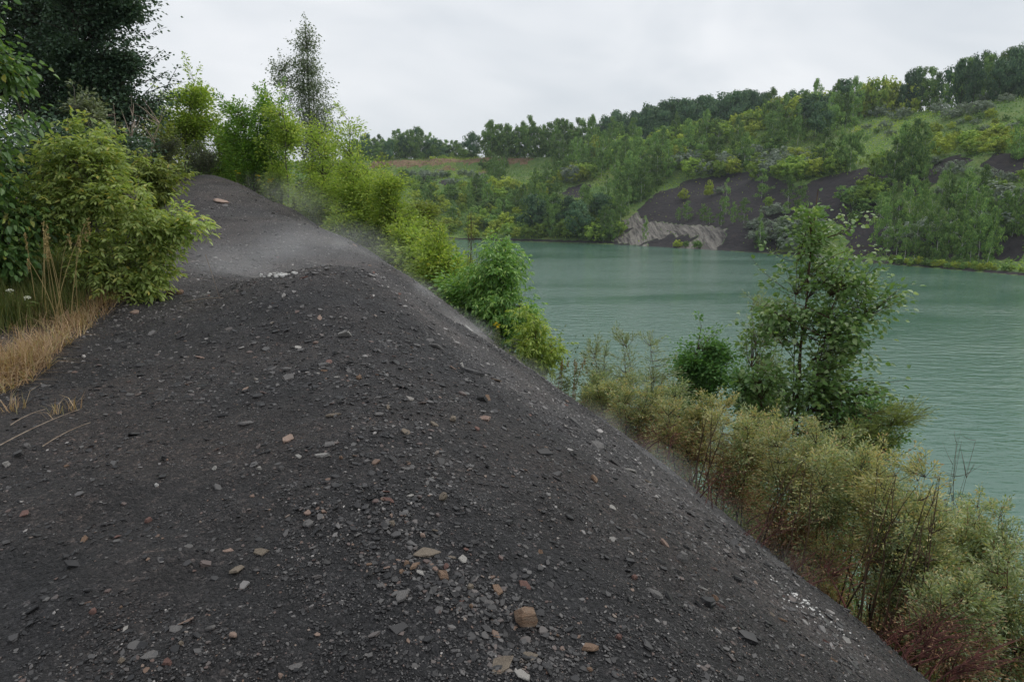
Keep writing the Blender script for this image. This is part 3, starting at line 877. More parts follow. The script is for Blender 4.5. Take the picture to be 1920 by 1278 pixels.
# ------------------------------------------------------------------ trees and bushes of the far bank
frng = np.random.default_rng(11)
def far_crown(name, rng, kind, n):
    """leaf-clump faces of one crown in a unit box: height 1, half width 0.5 (x, y)"""
    if kind == 'birch':
        zc = rng.uniform(.06, .98, 70); w = np.interp(zc, [.05, .2, .45, .75, 1], [.24, .42, .46, .28, .03])
        c = np.stack([rng.normal(0, .55, 70) * w, rng.normal(0, .55, 70) * w, zc], -1); cr = np.array([.11, .11, .07]); sz = .046
    elif kind == 'sapling':
        zc = rng.uniform(.10, .98, 34); w = np.interp(zc, [.1, .35, .6, 1], [.30, .48, .36, .03])
        c = np.stack([rng.normal(0, .5, 34) * w, rng.normal(0, .5, 34) * w, zc], -1); cr = np.array([.14, .14, .075]); sz = .048
    elif kind == 'round':
        u = unit(rng.normal(0, 1, (44, 3))) * rng.random((44, 1)) ** .4
        c = u * np.array([.40, .40, .36]) + np.array([0, 0, .58]); cr = np.array([.13, .13, .10]); sz = .052
    elif kind == 'bush':
        u = unit(rng.normal(0, 1, (40, 3))) * rng.random((40, 1)) ** .45
        c = u * np.array([.42, .42, .42]) + np.array([0, 0, .48]); c[:, 2] = np.maximum(c[:, 2], .06); cr = np.array([.12, .12, .12]); sz = .085
    else:   # low
        u = unit(rng.normal(0, 1, (36, 3))) * rng.random((36, 1)) ** .45
        c = u * np.array([.45, .45, .40]) + np.array([0, 0, .42]); c[:, 2] = np.maximum(c[:, 2], .05); cr = np.array([.10, .10, .14]); sz = .07
    k = rng.integers(len(c), size=n)
    u = unit(rng.normal(0, 1, (n, 3)))
    p = c[k] + u * cr * rng.uniform(.45, 1.0, (n, 1))
    p[:, 2] = np.clip(p[:, 2], .02, 1.02)
    nr = unit(u + .55 * unit(p - np.array([0, 0, .5])) + np.array([0, 0, .25]) + rng.normal(0, .38, (n, 3)))
    s = unit(np.cross(nr, rng.normal(0, 1, (n, 3)))); d = np.cross(s, nr)
    L, W = sz * rng.uniform(.7, 1.3, n)[:, None], sz * rng.uniform(.5, .9, n)[:, None]
    v = np.stack([p - d * L * .6, p + s * W * .5 - nr * W * .12, p + d * L * .6, p - s * W * .5 - nr * W * .12], 1).reshape(-1, 3)
    return mesh_np(name, v, np.arange(n)[:, None] * 4 + np.arange(4)[None])
def far_trunk(rng, kind):
    tb = Tubes()
    lean = rng.normal(0, .03, 2)
    top = {'birch': .93, 'sapling': .9, 'round': .7}.get(kind, .6)
    pts = np.array([[lean[0] * f + .01 * math.sin(7 * f), lean[1] * f, f * top - .03] for f in np.linspace(0, 1, 6)])
    tb.add(pts, np.linspace(.008, .002, 6) * (1.3 if kind == 'round' else 1), 4)
    for k in range(5):
        f = rng.uniform(.35, .8); a = rng.uniform(0, 6.28)
        b = np.array([lean[0] * f, lean[1] * f, f * top])
        e = b + np.array([math.cos(a) * .2, math.sin(a) * .2, .12])
        tb.add(bezier(b, (b + e) / 2 - np.array([0, 0, .02]), e, 3), [.0025, .002, .001], 3)
    return tb.mesh('trunk')
FK = {}
def fkind(key, shape, mat, n, bark, variants):
    FK[key] = []
    for k in range(variants):
        cm = far_crown('crown', frng, shape, n); cm.materials.append(M[mat])
        tm = far_trunk(frng, shape); tm.materials.append(M[bark])
        FK[key].append((cm, tm))
fkind('birch', 'birch', 'far_birch', 2700, 'bark_birch', 4)
fkind('sapling', 'sapling', 'far_birch', 1000, 'bark_birch', 4)
fkind('dark', 'round', 'far_dark', 2300, 'bark_dark', 4)
fkind('bush', 'bush', 'far_bush', 900, 'bark_grey', 4)
fkind('greenbush', 'bush', 'far_birch', 900, 'bark_grey', 3)
fkind('yellow', 'bush', 'far_yellow', 900, 'bark_grey', 3)
fkind('low', 'low', 'far_grey', 900, 'bark_grey', 3)
FNAME = dict(birch='birch_tree', sapling='birch_sapling', dark='poplar_tree', bush='leafy_bush', greenbush='green_bush', yellow='yellowish_bush', low='willow_bush')
FCAT = dict(birch='tree', sapling='tree', dark='tree', bush='bush', greenbush='bush', yellow='bush', low='bush')
def far_plant(kind, pos, h, w, label, group=None):
    cm, tm = FK[kind][frng.integers(len(FK[kind]))]
    root = thing(FNAME[kind], label, FCAT[kind], pos, group, None, frng.uniform(0, 6.28))
    c = bpy.data.objects.new('crown', cm); COL.objects.link(c); c.parent = root; c.scale = (w, w, h); c['kind'] = 'stuff'
    if kind in ('birch', 'sapling', 'dark'):
        t = bpy.data.objects.new('trunk', tm); COL.objects.link(t); t.parent = root; t.scale = (h * .75, h * .75, h)
    return root
def place_px(rows, label=None, group=None):
    """rows: kind, u, v of the top, v of the foot, width in px[, own label]"""
    q, t, ok = hit_far([r[1] for r in rows], [r[3] for r in rows])
    for r, p, d, o in zip(rows, q, t, ok):
        if not o or p[2] < 0.05: continue
        far_plant(r[0], (p[0], p[1], p[2] - .1), (r[3] - r[2]) / FPX * d, r[4] / FPX * d, r[5] if len(r) > 5 else label, None if len(r) > 5 else group)
def fill(poly, n, kinds, hpx, label, group, gap=9, asp=(.55, .8)):
    poly = np.array(poly, float)
    pts = []
    lo, hi = poly.min(0), poly.max(0)
    tries = 0
    while len(pts) < n and tries < n * 60:
        tries += 1
        c = lo + (hi - lo) * frng.random(2)
        if not poly_mask(np.array([c[0]]), np.array([c[1]]), poly)[0]: continue
        if any((c[0] - q[0]) ** 2 + ((c[1] - q[1]) * 1.6) ** 2 < gap * gap for q in pts): continue
        pts.append(c)
    rows = []
    for c in pts:
        k = kinds[frng.integers(len(kinds))]
        h = frng.uniform(*hpx) * (1 if k in ('birch', 'dark') else .72 if k == 'sapling' else .55)
        a = {'birch': .5, 'sapling': .42, 'dark': .85, 'bush': 1.25, 'greenbush': 1.2, 'yellow': 1.3, 'low': 1.7}[k]
        rows.append((k, c[0], c[1] - h, c[1], h * a * frng.uniform(.85, 1.2)))
    byk = {}
    for r in rows: byk.setdefault(r[0], []).append(r)
    for k, rr in byk.items():
        place_px(rr, label[k] if isinstance(label, dict) else label, group + ' (' + FNAME[k].replace('_', ' ') + ')' if len(byk) > 1 else group)
def skyline(us, tops, kinds, back, wpx, label, group, n, jit=8):
    u = np.linspace(us[0], us[1], n) + frng.uniform(-4, 4, n)
    vt = np.interp(u, [a for a, b in tops], [b for a, b in tops])
    vs = np.arange(90, 460, 3.0)
    for uu_, v_ in zip(u, vt):
        q, t, ok = hit_far(np.full(len(vs), uu_), vs)
        k = int(ok.argmax())
        p = q[k]; d = ray(uu_, 380); d = d[:2] / np.hypot(*d[:2])
        b = frng.uniform(*back)
        x, y = p[0] + d[0] * b, p[1] + d[1] * b
        z = float(far_h(np.array([x]), np.array([y]))[0])
        depth = project(np.array([x, y, z]))[2]
        top = at(uu_, v_ + frng.uniform(-jit, jit), depth)[2]
        kk = kinds[frng.integers(len(kinds))]
        if top - z < 2.0: continue
        far_plant(kk, (x, y, z - (.2 if kk in ('birch', 'sapling') else 3.4)), top - z + (0 if kk in ('birch', 'sapling') else 3.2), frng.uniform(*wpx) / FPX * depth, label[kk] if isinstance(label, dict) else label,
                  group + ' (' + FNAME[kk].replace('_', ' ') + ')' if len(set(kinds)) > 1 else group)

# skyline woods
skyline((655, 895), [(655, 272), (690, 255), (720, 262), (755, 248), (795, 242), (815, 262), (850, 268), (895, 285)], ['birch', 'birch', 'dark'], (4, 40), (24, 40),
        {'birch': 'hazy narrow tree in the distant wood above the ochre bank', 'dark': 'hazy round tree in the distant wood above the ochre bank'}, 'distant wood above the ochre bank', 42, 9)
skyline((660, 905), [(660, 285), (905, 288)], ['bush', 'birch', 'yellow'], (3, 10), (18, 30), {'bush': 'small bush at the grassy lip of the ochre bank', 'birch': 'low slim tree at the grassy lip of the ochre bank', 'yellow': 'pale yellowish bush at the grassy lip of the ochre bank'}, 'growth on the lip of the ochre bank', 14, 5)
place_px([('dark', 883, 246, 300, 44, 'broad pale round tree standing alone left of the tall birch stand')])
skyline((912, 1110), [(912, 226), (930, 224), (945, 240), (960, 234), (985, 230), (1005, 236), (1020, 230), (1042, 230), (1062, 218), (1080, 236), (1110, 234)], ['birch'], (2, 12), (30, 44),
        'tall dark birch in the tight stand right of the ochre bank', 'tall birch stand right of the ochre bank', 30, 15)
skyline((1125, 1440), [(1125, 236), (1150, 210), (1170, 222), (1190, 210), (1230, 196), (1290, 186), (1340, 182), (1380, 173), (1420, 172), (1440, 176)], ['dark'], (25, 70), (50, 78),
        'rounded dark tree in the long wood along the hill skyline', 'long dark wood on the hill skyline', 46, 9)
skyline((1105, 1420), [(1105, 256), (1150, 252), (1200, 252), (1260, 240), (1330, 226), (1420, 206)], ['yellow', 'bush', 'bush'], (-14, 6), (34, 54),
        {'yellow': 'yellow-green bush below the long skyline wood', 'bush': 'green bushy tree below the long skyline wood', 'birch': 'slim dark birch below the long skyline wood'}, 'mixed belt under the long skyline wood', 36, 7)
skyline((1400, 1625), [(1400, 200), (1440, 186), (1500, 172), (1550, 168), (1590, 172), (1625, 168)], ['yellow', 'bush'], (-8, 12), (40, 60),
        {'yellow': 'yellow-green bush on the crest right of the long skyline wood', 'bush': 'mid-green bushy tree on the crest right of the long skyline wood'}, 'bushes on the hill crest', 26, 6)
skyline((1612, 1700), [(1612, 150), (1640, 140), (1665, 145), (1700, 150)], ['bush', 'yellow'], (0, 12), (50, 64), {'bush': 'round green bushy tree left of the dark skyline clump', 'yellow': 'yellowish round bush left of the dark skyline clump'}, 'round bushes left of the skyline clump', 7, 5)
skyline((1700, 1752), [(1700, 130), (1710, 124), (1728, 128), (1752, 136)], ['birch', 'dark'], (6, 18), (34, 44), {'birch': 'dark narrow tree in the small skyline clump left of the gap', 'dark': 'dark rounded tree in the small skyline clump left of the gap'}, 'small skyline clump', 7, 4)
skyline((1785, 1990), [(1785, 118), (1800, 112), (1830, 102), (1860, 104), (1890, 92), (1920, 84), (1990, 70)], ['dark', 'birch'], (6, 35), (44, 64), {'dark': 'dark broad tree in the wood at the right end of the skyline', 'birch': 'dark pointed tree in the wood at the right end of the skyline'}, 'wood at the right end of the skyline', 24, 7)
place_px([('birch', 1828, 106, 192, 34, 'birch with a bright white trunk below the right skyline wood'),
          ('yellow', 1780, 150, 176, 40, 'yellow-green bush in the gap left of the right skyline wood'),
          ('yellow', 1872, 150, 172, 44, 'yellowish low bush beside the bare earth at the upper right'),
          ('bush', 1768, 158, 182, 30, 'green low bush in the gap beside the small skyline clump')])
# grey-green low bushes on the upper right slope
fill([(1590, 195), (1700, 172), (1830, 178), (1925, 178), (1925, 200), (1800, 225), (1700, 230), (1610, 215)], 22, ['low'], (38, 58), 'grey-green low willow bush on the upper right slope', 'grey-green bushes on the upper right slope', 20)
fill([(1590, 235), (1700, 235), (1925, 215), (1925, 250), (1700, 262), (1600, 262)], 24, ['greenbush', 'yellow', 'low'], (22, 40), {'greenbush': 'small green bush on the grassy upper right slope', 'yellow': 'small yellow bush on the grassy upper right slope', 'low': 'small greyish bush on the grassy upper right slope'}, 'small growth on the grassy right slope', 14)
fill([(1735, 272), (1925, 262), (1925, 288), (1740, 298)], 26, ['yellow', 'yellow', 'bush'], (48, 70), {'yellow': 'yellow-green bush in the band above the dark spoil gullies', 'bush': 'green bush in the band above the dark spoil gullies'}, 'yellow-green band above the gullies', 11)
# wood on the middle slope
fill([(1440, 235), (1590, 205), (1600, 235), (1560, 268), (1440, 282)], 24, ['birch', 'birch', 'dark'], (62, 92), {'birch': 'dark birch in the dense wood on the middle hill slope', 'dark': 'dark broad tree in the dense wood on the middle hill slope'}, 'dense wood on the middle slope', 14)
fill([(1100, 275), (1260, 262), (1440, 262), (1470, 298), (1300, 318), (1110, 322)], 58, ['birch', 'birch', 'greenbush', 'bush', 'bush', 'yellow'], (52, 84), {'birch': 'slim dark birch among the bushes of the middle hill slope', 'greenbush': 'deep green bush among the birches of the middle hill slope', 'bush': 'light green bush among the birches of the middle hill slope', 'yellow': 'yellow-green bush among the birches of the middle hill slope'}, 'mixed wood on the middle slope', 13)
fill([(1050, 320), (1290, 305), (1450, 300), (1590, 300), (1590, 332), (1480, 338), (1310, 334), (1230, 352), (1120, 342), (1050, 345)], 52, ['bush', 'bush', 'yellow', 'greenbush', 'birch', 'low'], (70, 72), {'bush': 'light green bush along the upper edge of the dark spoil slope', 'yellow': 'yellowish bush along the upper edge of the dark spoil slope', 'greenbush': 'deep green bush along the upper edge of the dark spoil slope', 'birch': 'slim birch along the upper edge of the dark spoil slope', 'low': 'greyish low bush along the upper edge of the dark spoil slope'}, 'growth above the dark spoil slope', 13)
place_px([('birch', 1594, 224, 322, 52, 'tall slim birch standing above the dark gully'), ('birch', 1543, 243, 322, 56, 'broad dark birch left of the tall slim one above the gully'),
          ('birch', 1672, 262, 358, 46, 'birch with visible white stem at the left edge of the big dark clump'), ('birch', 1690, 232, 340, 60, 'broad dark birch at the heart of the big clump above the gully'),
          ('birch', 1708, 225, 346, 62, 'tallest dark birch of the big clump above the gully'), ('birch', 1728, 240, 336, 52, 'dark birch at the right edge of the big clump above the gully'),
          ('birch', 1705, 262, 350, 44, 'pale-stemmed birch in front of the big dark clump'), ('birch', 1908, 222, 300, 46, 'dark birch at the right frame edge above the gully'),
          ('bush', 1640, 280, 330, 60, 'light green bush between the slim birch and the big dark clump'), ('bush', 1490, 288, 340, 66, 'light green bushy tree left of the broad dark birch')])
# the dark spoil slope and the grey cliff
place_px([('sapling', 1361, 336, 402, 24, 'slim green birch sapling high on the dark spoil slope'), ('sapling', 1352, 370, 424, 20, 'thin birch sapling with a white foot at the cliff top'),
          ('sapling', 1288, 376, 414, 30, 'bushy green sapling above the grey rock face'), ('sapling', 1272, 388, 414, 18, 'small sapling left of the bushy one above the rock face'),
          ('sapling', 1318, 382, 416, 30, 'sapling above the right end of the grey rock face'), ('sapling', 1330, 390, 420, 22, 'low sapling right of the others above the rock face'),
          ('sapling', 1374, 378, 420, 22, 'sapling pair member right of the white-footed one'), ('sapling', 1394, 372, 420, 34, 'broad green sapling beside the grey bushes'),
          ('sapling', 1209, 404, 454, 17, 'narrow lone birch in front of the grey rock face'), ('sapling', 1424, 398, 470, 30, 'pointed tall sapling at the waterline right of the cliff'),
          ('yellow', 1186, 437, 460, 34, 'yellow-green bush at the foot of the grey rock face'), ('greenbush', 1325, 448, 468, 18, 'small dark green bush at the waterline below the cliff'),
          ('bush', 1366, 446, 471, 34, 'green bush at the waterline right of the small dark one'), ('yellow', 1392, 452, 473, 30, 'yellowish bush at the waterline beside the pointed sapling'),
          ('yellow', 1282, 352, 376, 26, 'thin yellowish bush in the middle of the dark slope'), ('yellow', 1328, 336, 372, 22, 'yellow-green sprig bush high on the dark slope'),
          ('low', 1350, 345, 362, 30, 'greyish tuft bush near the top of the dark slope'), ('sapling', 1428, 318, 372, 38, 'large green sapling at the right side of the dark slope'),
          ('bush', 1440, 366, 388, 26, 'light green bush right of the dark slope'), ('low', 1452, 376, 404, 60, 'pale grey willow bush right of the dark slope, upper one'),
          ('low', 1420, 402, 430, 60, 'pale grey willow bush right of the dark slope, lower one'), ('low', 1470, 400, 425, 46, 'pale grey willow bush beside the poplar top'),
          ('sapling', 1478, 330, 400, 40, 'dark green sapling beside the pale grey willows'), ('sapling', 1500, 340, 396, 38, 'brownish sapling above the poplar top')])
fill([(1170, 462), (1310, 463), (1310, 467), (1180, 466)], 7, ['yellow', 'greenbush'], (22, 34), {'yellow': 'tiny yellowish shrub on the rubble under the rock face', 'greenbush': 'tiny green shrub on the rubble under the rock face'}, 'tiny shrubs under the rock face', 16)
fill([(1410, 450), (1500, 420), (1530, 400), (1540, 470), (1430, 474)], 16, ['sapling', 'greenbush', 'low'], (52, 80), {'sapling': 'green sapling in the thicket left of the poplar', 'greenbush': 'green bush in the thicket left of the poplar', 'low': 'greyish bush in the thicket left of the poplar'}, 'thicket left of the poplar', 15)
# the birch saplings of the right shore
fill([(1570, 395), (1640, 345), (1690, 372), (1660, 405), (1600, 420)], 16, ['bush', 'greenbush', 'sapling'], (48, 76), {'bush': 'light green bush on the spur between the dark gullies', 'greenbush': 'deep green bush on the spur between the dark gullies', 'sapling': 'sapling on the spur between the dark gullies'}, 'growth on the spur between the gullies', 15)
fill([(1700, 385), (1760, 370), (1925, 372), (1925, 420), (1720, 425)], 15, ['sapling', 'sapling', 'birch', 'low'], (66, 96), {'sapling': 'young birch in the upper rank of the right bank', 'birch': 'taller birch in the upper rank of the right bank', 'low': 'grey bush in the upper rank of the right bank'}, 'upper rank of birches on the right bank', 16)
fill([(1640, 430), (1925, 415), (1925, 452), (1650, 470)], 27, ['sapling', 'sapling', 'birch', 'low'], (80, 116), {'sapling': 'young birch in the middle rank of the right bank', 'birch': 'taller birch in the middle rank of the right bank', 'low': 'grey bush in the middle rank of the right bank'}, 'middle rank of birches on the right bank', 16)
fill([(1660, 478), (1860, 484), (1850, 498), (1680, 490)], 17, ['sapling', 'sapling', 'birch'], (84, 118), {'sapling': 'white-stemmed young birch in the front rank by the shore', 'birch': 'taller white-stemmed birch in the front rank by the shore'}, 'front rank of birches by the shore', 18)
fill([(1650, 490), (1740, 496), (1925, 507), (1925, 512), (1740, 502), (1650, 496)], 26, ['yellow', 'bush', 'greenbush'], (18, 34), {'yellow': 'low yellow-green bush on the grassy shore strip', 'bush': 'low light bush on the grassy shore strip', 'greenbush': 'low green bush on the grassy shore strip'}, 'low bushes of the shore strip', 9)
fill([(1740, 305), (1830, 330), (1925, 340), (1925, 372), (1760, 366)], 12, ['low', 'bush', 'low'], (34, 52), {'low': 'pale grey-green bush below the right gullies', 'bush': 'light green bush below the right gullies'}, 'bushes below the right gullies', 15)
# the valley on the left
fill([(990, 432), (1150, 405), (1165, 440), (1140, 456), (985, 448)], 40, ['birch', 'dark', 'greenbush', 'bush'], (48, 88), {'birch': 'dark birch on the shore left of the rock face', 'dark': 'dark broad tree on the shore left of the rock face', 'greenbush': 'dark green bush on the shore left of the rock face', 'bush': 'light green bush on the shore left of the rock face'}, 'dark stand left of the rock face', 13)
fill([(1130, 378), (1200, 345), (1235, 352), (1195, 392), (1160, 408)], 16, ['birch', 'sapling'], (62, 88), {'birch': 'white-stemmed birch along the left edge of the dark slope', 'sapling': 'slender young birch along the left edge of the dark slope'}, 'birches on the left edge of the dark slope', 12)
fill([(770, 365), (900, 345), (1020, 345), (1060, 375), (990, 420), (860, 440), (760, 430)], 84, ['greenbush', 'greenbush', 'bush', 'bush', 'yellow', 'yellow', 'birch'], (34, 54), {'greenbush': 'deep green bush on the valley slope behind the lake end', 'bush': 'light green bush on the valley slope behind the lake end', 'yellow': 'yellowish bush on the valley slope behind the lake end', 'birch': 'slim young tree on the valley slope behind the lake end'}, 'valley slope behind the lake end', 12)
fill([(830, 430), (1000, 425), (1000, 470), (830, 470)], 26, ['bush', 'yellow', 'greenbush'], (38, 58), {'bush': 'light green bush by the water at the lake end', 'yellow': 'yellowish bush by the water at the lake end', 'greenbush': 'deep green bush by the water at the lake end'}, 'bushes by the water at the lake end', 12)
fill([(1000, 345), (1100, 320), (1130, 340), (1060, 350), (1010, 375)], 14, ['bush', 'yellow', 'birch'], (40, 60), {'bush': 'light green bush above the small bare grey patch', 'yellow': 'yellowish bush above the small bare grey patch', 'birch': 'slim tree above the small bare grey patch'}, 'growth above the small grey patch', 13)
fill([(905, 318), (950, 312), (960, 330), (925, 345)], 9, ['birch', 'greenbush'], (34, 50), {'birch': 'dark slim tree in the clump under the ochre bank', 'greenbush': 'dark bush in the clump under the ochre bank'}, 'clump under the ochre bank', 10)
fill([(1040, 300), (1110, 300), (1110, 322), (1050, 326)], 9, ['birch'], (45, 66), 'dark birch on the slope below the tall stand', 'birches below the tall stand', 12)

fill([(720, 332), (900, 326), (930, 350), (880, 356), (740, 366)], 30, ['greenbush', 'bush', 'low'], (20, 40), {'greenbush': 'small deep green bush on the meadow under the ochre bank', 'bush': 'small light green bush on the meadow under the ochre bank', 'low': 'small greyish bush on the meadow under the ochre bank'}, 'small bushes on the meadow under the ochre bank', 9)
# scrub and tall herbs between the bushes of the far bank
def scrub(name, n, sel, size, mat, seed, label):
    rng = np.random.default_rng(seed)
    q = np.stack([rng.uniform(-130, 250, n * 6), rng.uniform(130, 470, n * 6)], -1)
    sd_, _ = shore_sd(q[:, 0], q[:, 1])
    q = q[(sd_ > 3) & (sd_ < 150)]
    q = np.concatenate([q, far_h(q[:, 0], q[:, 1])[:, None]], 1)
    u, v, _ = project(q)
    m = (u > 650) & (u < 2100) & (q[:, 2] > .5)
    q, u, v = q[m], u[m], v[m]
    j = 7 * fbm(q[:, 0], q[:, 1], 9, 2, 91)
    bare = np.zeros(len(q), bool)
    for poly in bare_polys: bare |= poly_mask(u + j, v + j * .7, poly)
    k = (~bare | (rng.random(len(q)) < .035)) & sel(fbm(q[:, 0], q[:, 1], 22, 3, 7))
    q = q[k][:n]
    p = q + rng.normal(0, 1, q.shape) * np.array([.9, .9, 0]); p[:, 2] = far_h(p[:, 0], p[:, 1]) + rng.random(len(p)) ** 2 * 1.2
    d = rng.normal(0, 1, p.shape) + np.array([0, 0, .6])
    o = link(name, leaf_mesh(name, rng, p, d, size, size * .6, .1, .3), M[mat]); o['kind'] = 'stuff'; o['label'] = label
scrub('hillside_scrub', 26000, lambda n: n < .05, .75, 'far_birch', 1, 'green scrub covering the far hillside')
scrub('hillside_herbs', 24000, lambda n: n > -.08, .70, 'far_bush', 2, 'light green tall herbs covering the far hillside')
scrub('yellow_herbs', 9000, lambda n: n > .12, .65, 'far_yellow', 3, 'yellowing herbs on the far hillside')

# ------------------------------------------------------------------ trees and shrubs of the near bank
def npl(name, label, cat, t, boxes, ubase, seed, mat, bark, dy=0.0, skirt=True, **kw):
    """boxes: crown lobes as (u0, v0, u1, v1[, depth shift]) seen t metres away; foot on the ground under ubase"""
    vc = np.mean([(b[1] + b[3]) / 2 for b in boxes])
    f = at(ubase, vc, t + dy)
    x, y = f[0], f[1]
    z = float(near_h(np.array([x]), np.array([y]))[0]) - .03
    base = np.array([x, y, z])
    lobes = []
    for b in boxes:
        tt = t + (b[4] if len(b) > 4 else 0)
        c = at((b[0] + b[2]) / 2, (b[1] + b[3]) / 2, tt) - base
        rx, rz = (b[2] - b[0]) / 2 / FPX * tt, (b[3] - b[1]) / 2 / FPX * tt
        lobes.append((c, (rx * 1.1, max(.35 * rx, min(rx, rz) * 1.0), rz * 1.06)))
    if skirt:
        gap = min(c[2] - r[2] for c, r in lobes)
        if gap > .25:       # the crown goes on down to the ground behind the slope's edge
            c, r = min(lobes, key=lambda l: l[0][2] - l[1][2])
            hz = (c[2] + gap) / 2 * .5 + .1
            lobes.append((np.array([c[0] * .6, c[1] * .6, max(.15, gap * .55)]), (r[0] * .85, r[1] * .85, gap * .62 + .15)))
            kw['n_br'] = int(kw['n_br'] * (1 + min(1.0, .35 * gap / max(r[2], .2))))
    return plant(name, label, cat, base, lobes, seed, None, M[mat], M[bark], **kw)

# left side
npl('poplar_tree', 'huge dark green tree rising out of the top left of the photo', 'tree', 21, [(30, -200, 290, 60), (70, 20, 300, 170), (90, 120, 315, 260), (265, 132, 352, 206), (200, -60, 285, 90), (230, 60, 300, 180), (220, -20, 305, 30), (-60, -150, 120, 120, 2), (-90, -20, 170, 250, 1), (110, 150, 330, 290)], 170, 1, 'dark_leaf', 'bark_dark',
    n_br=2300, lv=44, stem_r=.22, L=.105, W=.08, spread=.34, sprigs=160, sprig_len=.7, clump=60, twig_r=.008, flat=.35, start=.25, fill=2.6)
npl('birch_tree', 'dark leafy tree at the left frame edge with drooping heart-shaped leaves', 'tree', 7.6, [(-150, 10, 70, 200), (-150, 150, 95, 330), (-140, 280, 70, 470)], -90, 2, 'cherry_leaf', 'bark_dark',
    n_br=330, lv=17, stem_r=.07, L=.075, W=.055, spread=.20, clump=22, droop=.45, six=True, flat=.2, sprigs=8, sprig_len=.12)
npl('undergrowth_bush', 'dark shaded bush behind the yellow-green box elder', 'bush', 12, [(-60, 190, 130, 460), (60, 240, 260, 430), (200, 245, 310, 350, 2)], 120, 3, 'dark_leaf', 'bark_dark', n_br=420, lv=26, stems=4, stem_r=.04, L=.085, W=.055, spread=.22, clump=34)
npl('silver_shrub', 'small silvery-leaved shrub under the huge dark tree', 'bush', 12.5, [(105, 165, 200, 240), (120, 220, 240, 340)], 170, 4, 'silver_leaf', 'bark_grey', n_br=150, lv=14, stems=4, stem_r=.025, L=.085, W=.045, spread=.14, sprigs=12, sprig_len=.15, clump=14)
npl('box_elder_bush', 'large yellow-green box elder bush beside the dark gravel at left', 'bush', 8.2, [(75, 262, 270, 400), (30, 330, 190, 470), (150, 370, 300, 485), (255, 400, 345, 465, .2), (150, 250, 230, 330)], 170, 5, 'boxelder', 'bark_grey',
    n_br=250, lv=8, stems=6, stem_r=.025, L=.072, W=.030, spread=.15, comp=.095, droop=.15, six=True, flat=.75, clump=30, sprigs=24, sprig_len=.22, start=.35)
npl('box_elder_branch', 'low box elder shoot reaching out over the gravel', 'bush', 8.5, [(290, 392, 392, 450), (235, 415, 340, 480)], 225, 6, 'boxelder', 'bark_grey',
    n_br=60, lv=7, stems=2, stem_r=.014, L=.082, W=.036, spread=.12, comp=.105, droop=.12, six=True, flat=.8, start=.4)
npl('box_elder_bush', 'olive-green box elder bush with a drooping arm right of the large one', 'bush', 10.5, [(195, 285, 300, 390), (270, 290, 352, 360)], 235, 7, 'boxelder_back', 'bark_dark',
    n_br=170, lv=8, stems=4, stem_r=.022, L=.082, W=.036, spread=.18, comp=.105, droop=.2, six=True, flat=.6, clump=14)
npl('dead_shrub', 'bare bleached dead shrub between the bushes at left', 'bush', 14, [(218, 180, 285, 280)], 236, 8, 'wormwood', 'bark_bare', skirt=False, lean=.9, n_br=34, lv=0.9, stems=5, stem_r=.022, L=.02, W=.01, twig_r=.011)
npl('box_elder_tree', 'light yellow-green box elder behind the gravel crest', 'tree', 29, [(295, 185, 395, 300), (325, 145, 405, 250), (270, 200, 345, 310)], 345, 9, 'boxelder_fresh', 'bark_grey',
    n_br=400, lv=26, stems=3, stem_r=.05, L=.13, W=.07, spread=.36, sprigs=16, sprig_len=.8, clump=24)
npl('wormwood_bush', 'grey-green low bush left of the gravel crest', 'bush', 24, [(265, 250, 350, 325)], 310, 10, 'wormwood', 'bark_grey', n_br=200, lv=20, stems=6, stem_r=.02, L=.085, W=.03, spread=.14, upright=.5, clump=16)
npl('wormwood_bush', 'grey-green low bush standing on the gravel crest', 'bush', 26.5, [(335, 268, 418, 328)], 376, 11, 'wormwood', 'bark_grey', n_br=180, lv=20, stems=6, stem_r=.02, L=.08, W=.03, spread=.13, upright=.5, clump=16)
npl('bright_shrub', 'tall bright green bush with long shoots right of the crest', 'bush', 28, [(400, 190, 500, 330), (450, 180, 555, 330), (400, 260, 545, 375)], 475, 12, 'bright_leaf', 'bark_brown',
    n_br=640, lv=32, stems=6, stem_r=.045, L=.125, W=.062, spread=.34, sprigs=42, sprig_len=.75, clump=34, upright=.3)
npl('box_elder_tree', 'yellowish box elder crown overlapping the bright green bush', 'tree', 26.5, [(480, 190, 560, 330)], 530, 13, 'boxelder_fresh', 'bark_grey', n_br=260, lv=24, stems=2, stem_r=.04, L=.12, W=.06, spread=.34, sprigs=10, sprig_len=.5, clump=14)
npl('aspen_tree', 'tall slim aspen with a pale trunk against the sky', 'tree', 31, [(545, 75, 598, 150), (556, 40, 590, 100), (525, 120, 625, 215), (535, 190, 640, 300), (502, 115, 540, 160)], 568, 14, 'aspen_leaf', 'bark_grey',
    n_br=420, lv=22, stem_r=.075, lean=.03, L=.085, W=.068, spread=.34, sprigs=40, sprig_len=.5, clump=0, limb_n=7, flat=.2, droop=.3)
row = [
 ('yellow-green box elder lowest in front of the aspen', 24.5, [(550, 228, 665, 350), (540, 330, 680, 440), (560, 380, 640, 445)], 610, 260, 9),
 ('box elder with a long shoot against the sky right of the aspen', 23.2, [(605, 218, 690, 340), (630, 300, 735, 440), (640, 400, 760, 490)], 665, 300, 14),
 ('yellow-green box elder with a thin top beside the far wood', 22, [(690, 315, 770, 430), (700, 390, 815, 510)], 745, 280, 10),
 ('yellow-green box elder above the steaming slope', 18.6, [(785, 440, 850, 520), (795, 480, 905, 580)], 840, 220, 10)]
